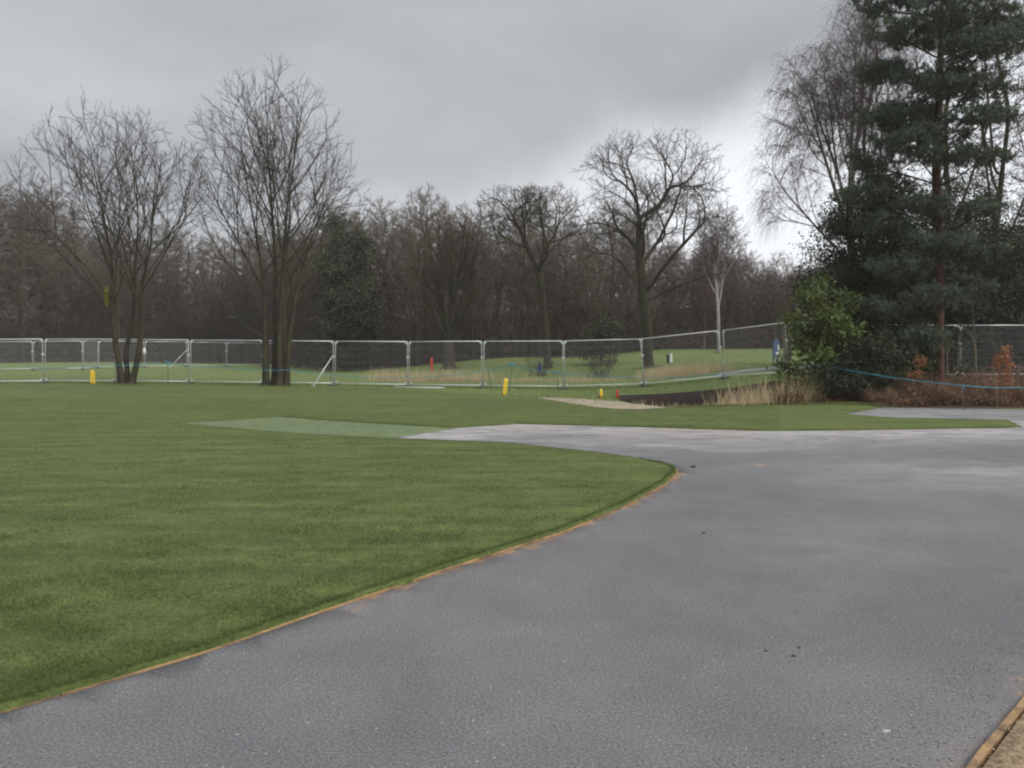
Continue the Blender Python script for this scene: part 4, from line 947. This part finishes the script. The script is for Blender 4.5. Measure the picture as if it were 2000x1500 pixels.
def brambles(name, label, xr, yr, hmax, n, nl, seed, mat):
    rng = np.random.default_rng(seed); x = rng.uniform(*xr, n); y = rng.uniform(*yr, n)
    def hum(x, y): return np.clip(.50+.30*np.sin(x*1.7+y)+.24*np.sin(x*4.3+2*y)+.2*np.sin(x*9.7-3*y), .08, 1.3)
    k = y > yr[0]+.35*(1+np.sin(x*2.9)*.6+np.sin(x*7.7)*.4)*rng.uniform(.3, 1, n); x, y = x[k], y[k]; n = len(x); u = hum(x, y)
    b = np.c_[x, y, H(x, y)+rng.uniform(0, .5, n)*hmax*u]; d = nrm(np.c_[rng.normal(0, .7, (n, 2)), rng.normal(.5, .55, n)]); e = b+d*(rng.uniform(.2, .75, n)*(.35+.8*u))[:, None]
    e[:, 2] = np.maximum(e[:, 2], H(e[:, 0], e[:, 1])+.02); V, F = cones(b, e, rng.uniform(.005, .011, n))
    x = rng.uniform(*xr, nl); y = rng.uniform(*yr, nl); hh = hmax*hum(x, y)
    q = np.c_[x, y, H(x, y)+rng.uniform(0, 1, nl)**1.4*np.maximum(hh, .1)]; V2, F2 = leaves(q, .085, None, rng, .5, .3)
    tag(link(name, mesh_np(name, np.r_[V, V2], np.r_[F, F2+len(V)], 3, mat)), label, 'brambles', kind='stuff')
brambles('bramble_patch', 'russet brambles and dead bracken along the path under the pine', (10.9, 19.5), (23.25, 25.6), .95, 11000, 8000, 131, M_BRAMBLE)
brambles('bramble_patch', 'brown dead stalks around the foot of the laurel by the ditch', (8.4, 11.2), (24.7, 26.6), .75, 2600, 3000, 132, M_BRAMBLE)
brambles('bramble_patch', 'brown woodland floor growth behind the steel panel in the copse', (11.5, 26), (25.6, 31), .7, 6000, 9000, 133, M_BRAMBLE)
def bush_twigs(label, c, r, n, seed):
    rng = np.random.default_rng(seed); z0 = gz(c[0], c[1]); b = np.c_[rng.normal(c[0], r*.25, n), rng.normal(c[1], r*.25, n), np.full(n, z0)]
    t = tag(link('bare_bush', None, None, (0, 0, 0)), label, 'bush'); t.location = (c[0], c[1], z0); b -= np.array([c[0], c[1], z0])
    d = nrm(np.c_[rng.normal(0, .55, (n, 2)), np.ones(n)*.9]); e = b+d*rng.uniform(.5, 1, n)[:, None]*r*1.5; V, F = cones(b, e, np.full(n, .012))
    j = rng.integers(0, n, n*5); bb = b[j]+(e[j]-b[j])*rng.uniform(.3, 1, (n*5, 1)); dd = nrm(d[j]+rng.normal(0, .6, (n*5, 3))); V2, F2 = cones(bb, bb+dd*rng.uniform(.2, .55, (n*5, 1))*r, np.full(n*5, .007))
    link('stems', mesh_np('stems', V, F, 3, M_BARK_O), t); link('twigs', mesh_np('twigs', V2, F2, 3, M_TWIG_O), t)
bush_twigs('bare twiggy bush on the stream bank in front of the domed tree', (4.8, 43.5), 1.4, 60, 141)
bush_twigs('low bare bush on the stream bank beside the blue stake', (1.6, 45.6), 1.2, 50, 142)

# ------------------------------------------------------------------ timber edging, boards end to end
def edging(label, P, name, kn=2.4, h=.012, t=.017, z0=-.03):
    e = thing(name, label, 'edging'); P = np.array(P, float)
    L = np.r_[0, np.cumsum(np.linalg.norm(np.diff(P, axis=0), axis=1))]; f = lambda s: np.array([np.interp(s, L, P[:, 0]), np.interp(s, L, P[:, 1])])
    n = max(1, round(L[-1]/kn)); rng = np.random.default_rng(3)
    for i in range(n):
        s0, s1 = L[-1]*i/n+.004, L[-1]*(i+1)/n-.004; q = np.array([f(s) for s in np.linspace(s0, s1, 9)])
        d = np.gradient(q, axis=0); d /= np.linalg.norm(d, axis=1, keepdims=True); nv = np.c_[-d[:, 1], d[:, 0]]; zt = h+rng.uniform(-.005, .005)
        V = []; F = []
        for a, b in zip(q, nv):
            for o, z in ((-t/2, z0), (t/2, z0), (t/2, zt), (-t/2, zt)): V.append((a[0]+b[0]*o, a[1]+b[1]*o, z))
        for j in range(8):
            for k in range(4): F.append((j*4+k, j*4+(k+1) % 4, (j+1)*4+(k+1) % 4, (j+1)*4+k))
        F += [(0, 1, 2, 3), (35, 34, 33, 32)]; MB().add(V, F).build('board', M_TIMBER, e)
edging('thin pale timber edging between the lawn and the asphalt', [(-4.6, 2.93), (-2.58, 3.955), (-1.85, 4.745), (-1.29, 5.53), (-.505, 6.552), (.515, 7.815), (1.387, 9.21), (2.075, 10.583), (2.405, 11.435), (2.488, 11.9), (2.385, 12.36), (2.11, 12.77)], 'lawn_edging')
edging('orange timber edging between the asphalt and the tan gravel verge', [(.6, 1.9), (2.03, 3.46), (2.68, 4.09), (5.5, 6.95), (9.4, 10.98)], 'verge_edging', 2.4, .030, .034)
# loose stones
def stones(name, label, P, size, mat, seed):
    rng = np.random.default_rng(seed); n = len(P); s = (size*rng.uniform(.5, 1.5, n))[:, None]
    O = np.array([(1, 0, 0), (0, 1, 0), (-1, 0, 0), (0, -1, 0), (0, 0, .7), (0, 0, -.4)]); V = P[:, None]+O[None]*s[:, None]*rng.uniform(.6, 1.3, (n, 6, 1)); i = np.arange(n)[:, None]*6
    F = np.concatenate([i+[[a, b, 4]] for a, b in ((0, 1), (1, 2), (2, 3), (3, 0))]+[i+[[b, a, 5]] for a, b in ((0, 1), (1, 2), (2, 3), (3, 0))])
    tag(link(name, mesh_np(name, V.reshape(-1, 3), F, 3, mat)), label, 'stones', kind='stuff')
rng = np.random.default_rng(151); n = 4200; y = 2.9+rng.uniform(0, 1, n)**1.8*13; x = rng.uniform(-.7, .75, n)*y; k = inside(x, y, asph); stones('loose_chippings', 'loose stone chippings scattered on the asphalt', np.c_[x, y, np.full(n, .003)][k], .0045, M_STONE, 152)
n = 7000; t = rng.uniform(-1, 9, n); o_ = rng.exponential(.3, n)-.012; x = 2.05+t*.72+o_; y = 3.42+t*.72-o_; k = (y < 12); stones('verge_gravel', 'tan gravel of the verge past the timber edging', np.c_[x, y, np.where(o_ > .02, .034, .044)][k], .0055, M_GRAVEL, 153)
n = 420; t = rng.uniform(-.5, 2.0, n); x = 2.0+t*.72-np.abs(rng.normal(0, .3, n)); y = 3.46+t*.72+np.abs(rng.normal(0, .16, n)); k = inside(x, y, asph); stones('verge_spill', 'grit spilled from the gravel verge over the asphalt', np.c_[x, y, np.full(n, .003)][k], .0055, M_STONE, 154)
def clod(label, x, y, s, seed, mat=None, name='soil_clod', cat='clod', flat=.8):
    rng = np.random.default_rng(seed); m = MB(); V = []; F = []; k = 9; rings = [(1.0, 0), (.92, .35), (.62, .75), (.25, .97)]
    for rr, z in rings:
        for j in range(k): a = 6.2832*j/k; q = rr*s*rng.uniform(.55, 1.3); V.append((math.cos(a)*q*1.3, math.sin(a)*q*.8, z*s*flat*rng.uniform(.8, 1.1)))
    for i in range(3):
        for j in range(k): F.append((i*k+j, i*k+(j+1) % k, (i+1)*k+(j+1) % k, (i+1)*k+j))
    F.append(tuple(range(3*k, 4*k))); m.add(V, F); o = m.build(name, mat or M_CLOD); o.location = (x, y, -.002); tag(o, label, cat)
clod('dark lump of soil on the asphalt off the rounded tip of the lawn', 2.77, 12.02, 0.0408, 1)
clod('small dark crumb of soil on the asphalt between lawn edge and chalky smear', 1.89, 7.78, 0.0190, 2)
clod('small dark crumb of soil on open asphalt, one of a loose trio', 1.76, 4.83, 0.0122, 3)
clod('flat dark crumb of soil, second of the loose trio on the asphalt', 1.54, 4.78, 0.0122, 4)
clod('rounder dark crumb of soil, last of the loose trio on the asphalt', 1.68, 4.70, 0.0136, 5)
clod('pale curled dead leaf lying on the asphalt near the gravel verge', 1.797, 3.79, .020, 6, M_DEADLEAF, 'dead_leaf', 'leaf', .3)

# ------------------------------------------------------------------ temporary steel fence
PW, PH = 3.45, 2.0
def panel_meshes():
    r = .021; c = .07; z0, z1 = .09, PH+.03
    top = MB().tube([(c*1.0, 0, z1), (PW-c, 0, z1)], r, 8); bot = MB().tube([(c, 0, z0), (PW-c, 0, z0)], r*.9, 8)
    def side(x, s): return MB().tube([(x+s*c, 0, z1), (x+s*c*.4, 0, z1-c*.15), (x+s*c*.1, 0, z1-c*.45), (x, 0, z1-c), (x, 0, .02)], r, 8)
    def gus(x, s, zc, sg):      # a corner plate
        m = MB()
        if True:
            V = [(x, -.004, zc+sg*.17), (x+s*.17, -.004, zc), (x+s*.02, -.004, zc)]; V += [(a, .004, z) for a, _, z in V]; m.add(V, [(0, 1, 2), (5, 4, 3), (0, 3, 4, 1), (1, 4, 5, 2), (2, 5, 3, 0)])
        return m
    w = MB(); q = .0011
    for i in range(1, 88):
        x = PW*i/88; w.add([(x-q, -q, z0), (x+q, -q, z0), (x, q, z0), (x-q, -q, z1), (x+q, -q, z1), (x, q, z1)], [(0, 1, 4, 3), (1, 2, 5, 4), (2, 0, 3, 5)])
    for i in range(1, 6):
        z = z0+(z1-z0)*i/6; q2 = .0011; w.add([(0, -q2-.003, z-q2), (0, -q2-.003, z+q2), (0, q2-.003, z), (PW, -q2-.003, z-q2), (PW, -q2-.003, z+q2), (PW, q2-.003, z)], [(0, 1, 4, 3), (1, 2, 5, 4), (2, 0, 3, 5)])
    clip = MB().box(PW-.045, PW+.075, -.035, .035, 1.28, 1.36)
    return [('top_rail', top, M_GALV), ('bottom_rail', bot, M_GALV), ('side_post', side(.0, 1), M_GALV), ('side_post', side(PW, -1), M_GALV), ('clip', clip, M_GALV), ('corner_plate', gus(0, 1, z1, -1), M_GALV), ('corner_plate', gus(PW, -1, z1, -1), M_GALV), ('corner_plate', gus(0, 1, z0, 1), M_GALV), ('corner_plate', gus(PW, -1, z0, 1), M_GALV), ('wire_mesh', w, M_WIRE)]
proto_panel = None
def panel(a, b, label, group, gap=.05, trim=True):
    global proto_panel
    a = np.array(a, float); b = np.array(b, float); d = b-a; L = np.linalg.norm(d); u = d/L
    za, zb = gz(*a), gz(*b); a2 = a+u*gap
    sx = (L-2*gap)/PW; ry = -math.atan2(zb-za, L); rz = math.atan2(d[1], d[0])
    if proto_panel is None:
        t = thing('mesh_barrier', label, 'barrier', (0, 0, 0), 0, group); kids = []
        for nm, m, mt in panel_meshes():
            o = m.build(nm, mt, kids[-1] if nm == 'clip' else t, nm in ('top_rail', 'bottom_rail', 'side_post'))
            if nm == 'clip': SUB[kids[-1].name] = [o]
            else: kids.append(o)
            if nm == 'wire_mesh': o['kind'] = 'stuff'
        proto_panel = (t, kids)
    else:
        t = copy_tree(proto_panel[0], (0, 0, 0), 0, None, label, proto_panel[1]); t['group'] = group
    t.location = (a2[0], a2[1], za+(zb-za)*gap/L+.04); t.rotation_euler = (0, ry, rz); t.scale = (sx, 1, 1); return t
foot_me = None
def foot(p, rz, label, group):
    global foot_me
    if foot_me is None:
        m = MB().box(-.11, .11, -.34, .34, -.02, .05, .92).box(-.075, .075, -.24, .24, .051, .085, .82); o = m.build('ballast_block', M_FOOT); foot_me = o.data
    else: o = link('ballast_block', foot_me)
    o.location = (p[0], p[1], gz(*p)+.005); o.rotation_euler = (0, 0, rz); tag(o, label, 'block', group)
JX = JOINTS
foot_tufts()
LB = ['outermost steel fence panel past the short yellow stake', 'steel mesh fence panel behind the short yellow stake', 'steel mesh fence panel behind the three-stemmed tree', 'steel mesh fence panel between the two many-stemmed trees', 'steel mesh fence panel behind the mossy clump of stems, ending at the diagonal brace',
      'steel mesh fence panel next to the diagonal brace, in front of the wood', 'steel mesh fence panel above the loose pole lying on the grass', 'steel mesh fence panel behind the tall yellow stake', 'steel mesh fence panel in front of the bare twiggy bush by the stream', 'steel mesh fence panel in front of the tall reeds and tee marker',
      'steel mesh fence panel climbing to the blue sign', 'steel mesh fence panel hidden by the laurel bush', 'steel mesh fence panel behind the dense holly', 'steel mesh fence panel in the copse behind the orange beech sapling', 'steel mesh fence panel at the far side of the copse']
for i, (a, b) in enumerate(zip(JX[:-1], JX[1:])): panel(a, b, LB[i], 'steel panels of the near fence')
for i, p in enumerate(JX):
    if i not in (11, 12): foot(p, .1*math.sin(i*2.3), 'dark block foot under a joint of the near steel fence', 'block feet of the near fence')
BX = [(-44.3, 55.5), (-40.9, 56.0), (-37.5, 56.2), (-34.1, 56.1), (-30.7, 56.4), (-31.4, 59.8), (-29.1, 62.4), (-26.8, 65.0), (-24.5, 67.6), (-22.2, 70.2), (-19.4, 72.2)]
for i, (a, b) in enumerate(zip(BX[:-1], BX[1:])): panel(a, b, 'steel mesh panel of the second fence seen through the near fence' if i < 5 else 'slanting steel panel of the second fence against the dark wood', 'steel panels of the far fence' if i < 5 else 'slanting panels of the far fence')
for i, p in enumerate(BX): foot(p, 1.0, 'dark block foot of the far steel fence', 'block feet of the far fence')
def stay(label, a, b, r=.02):
    m = MB().tube([a, b], r, 8); q = Vector(b)
    m.box(q.x-.09, q.x+.09, q.y-.05, q.y+.05, q.z-.012, q.z+.012); o = m.build('fence_stay', M_GALV, None, True); tag(o, label, 'fence stay', None)
stay('diagonal steel brace leaning on the near fence beside the mossy stems', (-8.33, 36.38, 1.32), (-8.95, 35.5, gz(-8.95, 35.5)+.05))
stay('diagonal steel brace on the slanting far fence', (-26.7, 64.9, 1.5+gz(-26.7, 64.9)), (-27.6, 63.6, gz(-27.6, 63.6)+.03))
stay('loose steel pole lying on the grass before the near fence', (-5.2, 34.9, gz(-5.2, 34.9)+.05), (-3.0, 34.2, gz(-3.0, 34.2)+.05), .026)
o = MB().tube([(-17.0, 36.42, 1.46), (-16.99, 36.41, 1.55), (-17.0, 36.41, 1.72), (-17.01, 36.42, 1.78)], [.05, .085, .06, .012], 8).build('white_bag', M_WHITE, None, True); tag(o, 'small white bag hung on the fence behind the three-stemmed tree', 'bag')

# ------------------------------------------------------------------ stakes, sign, rope
def stake(label, x, y, h, w, mat, lean=(0, 0), name='marker_stake', cat='stake'):
    m = MB(); z = gz(x, y)-.08; V = []
    for q, zz in ((1, 0), (1, .86), (.55, .97), (.2, 1.0)):
        for sx, sy in ((-1, -1), (1, -1), (1, 1), (-1, 1)): V.append((x+sx*w*q/2+lean[0]*zz, y+sy*w*q/2+lean[1]*zz, z+zz*(h+.08)))
    F = [(i*4+j, i*4+(j+1) % 4, i*4+4+(j+1) % 4, i*4+4+j) for i in range(3) for j in range(4)]+[(3, 2, 1, 0), (12, 13, 14, 15)]
    tag(m.add(V, F).build(name, mat), label, cat)
stake('short yellow stake in the lawn beside the three-stemmed tree', -19.3, 36.3, .64, .15, M_YELLOW, (-.03, 0))
stake('tall leaning yellow stake at the edge of the new turf', -.29, 29.8, .66, .15, M_YELLOW, (.07, 0))
stake('small yellow stake in the grass past the sand patch', 3.25, 28.6, .32, .10, M_YELLOW, (-.02, 0))
stake('short red stake next to the small yellow one by the ditch', 4.0, 29.9, .36, .09, M_RED)
stake('slim red stake on the near stream bank behind the leaning yellow stake', .47, 42.2, .48, .11, M_RED, (.03, 0))
stake('tall red stake beside the pollard bole', -5.35, 52.5, .95, .17, M_RED)
stake('blue stake beside the slender tree', 1.72, 49.5, .60, .18, M_BLUE)
def sign():
    t = thing('golf_sign', 'dark blue pointed sign board with white plates behind the fence', 'sign', (15.6, 46.5, gz(15.6, 46.5)), .35)
    V = [(-.21, -.02, .35), (.21, -.02, .35), (.21, -.02, 1.22), (0, -.02, 1.50), (-.21, -.02, 1.22)]; V += [(x, .02, z) for x, _, z in V]
    MB().add(V, [(0, 1, 2, 3, 4), (9, 8, 7, 6, 5)]+[(i, i+5, (i+1) % 5+5, (i+1) % 5) for i in range(5)]).build('board', M_SIGN, t); bd = [q for q in bpy.data.objects if q.parent == t][0]
    for s in (-1, 1): MB().box(s*.17-.035, s*.17+.035, .022, .09, -.1, 1.2).build('leg', M_SIGN, t)
    MB().box(.08, .17, -.032, -.022, .78, 1.10).build('notice', M_WHITE, bd)
    m = MB(); m.tube([(.05, -.034, .60), (.05, -.022, .60)], .10, 14); m.build('roundel', M_WHITE, bd)
sign()
t = thing('tee_marker', 'small black and white tee marker on the far green', 'marker', (9.97, 50.0, gz(9.97, 50.0)), .2); t.scale = (1.25,)*3
MB().box(-.13, .02, -.03, .03, -.05, .42).build('board', M_BLACK, t); MB().box(.022, .16, -.045, -.02, .02, .46).build('plate', M_WHITE, t); MB().box(.06, .12, -.014, .03, -.05, .44).build('leg', M_BLACK, t)
t = thing('gate_post', 'weathered wooden post with a bright yellow tag by the laurel', 'post', (13.0, 37.2, gz(13.0, 37.2)))
MB().box(-.16, .16, -.14, .14, -.1, 2.05, .94).build('shaft', M_OLDWOOD, t); MB().box(.02, .14, -.17, -.148, 1.45, 1.85).build('tag', M_HIVIS, t)
def pin(label, x, y, h, lean=0.0): tag(MB().tube([(x, y, gz(x, y)-.1), (x+lean, y, gz(x, y)+h)], .012, 6).build('rope_pin', M_IRON), label, 'rope pin')
ROPE = [(-22.5, 36.0, .85), (-18.2, 35.4, 1.0), (-15.6, 35.7, 1.08), (-13.0, 35.3, .9), (-11.15, 34.75, .80), (-9.9, 34.7, .80), (-8.0, 35.2, .55), (-4.7, 34.9, .46), (-2.6, 34.0, .60), (0.0, 33.0, 1.05), (1.9, 32.7, .72), (4.1, 33.0, .60), (6.4, 33.0, .55), (8.8, 31.4, .80), (9.6, 27.0, 1.24), (10.0, 25.4, 1.24), (12.75, 22.25, .735), (14.3, 22.2, .68), (17.5, 22.5, .62)]
def rope():
    P = np.array(ROPE); pts = []
    for a, b in zip(P[:-1], P[1:]):
        for j in range(6):
            q = a+(b-a)*j/6; q = q.copy(); q[2] -= .05*math.sin(math.pi*j/6)*np.linalg.norm(b-a)/3; pts.append(tuple(q))
    pts.append(tuple(P[-1])); t = thing('blue_rope', 'thin blue rope strung low along the fence and past the laurel', 'rope')
    MB().tube(pts, .011, 5).build('cord', M_ROPE, t, True)
    for x, y, z in (ROPE[9], ROPE[10], ROPE[2]):
        MB().tube([(x-.18, y-.02, z-.02), (x-.06, y-.03, z+.05), (x+.05, y-.02, z+.02), (x+.17, y-.03, z-.03)], [.012, .032, .036, .012], 6).build('knot', M_ROPE, t, True)
    x, y, z = ROPE[16]; MB().tube([(x, y-.012, z), (x-.02, y-.03, z-.06), (x-.05, y-.03, z-.15)], .010, 5).build('loose_end', M_ROPE, t, True)
rope()
for x, y, z, lab in ((-15.6, 35.72, 1.05, 'thin iron pin holding the blue rope between the two many-stemmed trees'), (-8.1, 35.25, .9, 'thin dark pin holding the blue rope by the diagonal brace'), (1.9, 32.72, .70, 'iron pin holding the rope near the twiggy bush'), (12.75, 22.27, .72, 'iron pin in the brambles at the loose rope end'), (17.5, 22.52, .62, 'iron pin at the far rope end past the orange beech')): pin(lab, x, y, z-gz(x, y)+.02)
pin('leaning iron pin carrying the high knot of the blue rope', -.12, 33.02, 1.0, .12); pin('leaning iron pin just inside the fence joint by the leaning yellow stake', -.85, 33.9, .75, -.2)

# ------------------------------------------------------------------ damp air
def haze():
    m = bpy.data.materials.new('haze'); m.use_nodes = True; nt = m.node_tree; nt.nodes.clear()
    v = N(nt, 'ShaderNodeVolumePrincipled'); v.inputs['Color'].default_value = (.90, .88, .86, 1); v.inputs['Density'].default_value = .00055; v.inputs['Anisotropy'].default_value = .2
    o = N(nt, 'ShaderNodeOutputMaterial'); nt.links.new(v.outputs[0], o.inputs['Volume'])
    h = MB().box(-1000, 1000, -400, 1500, -3, 32).build('haze', m); tag(h, 'thin damp winter air over the whole place', 'haze', kind='stuff')
haze()
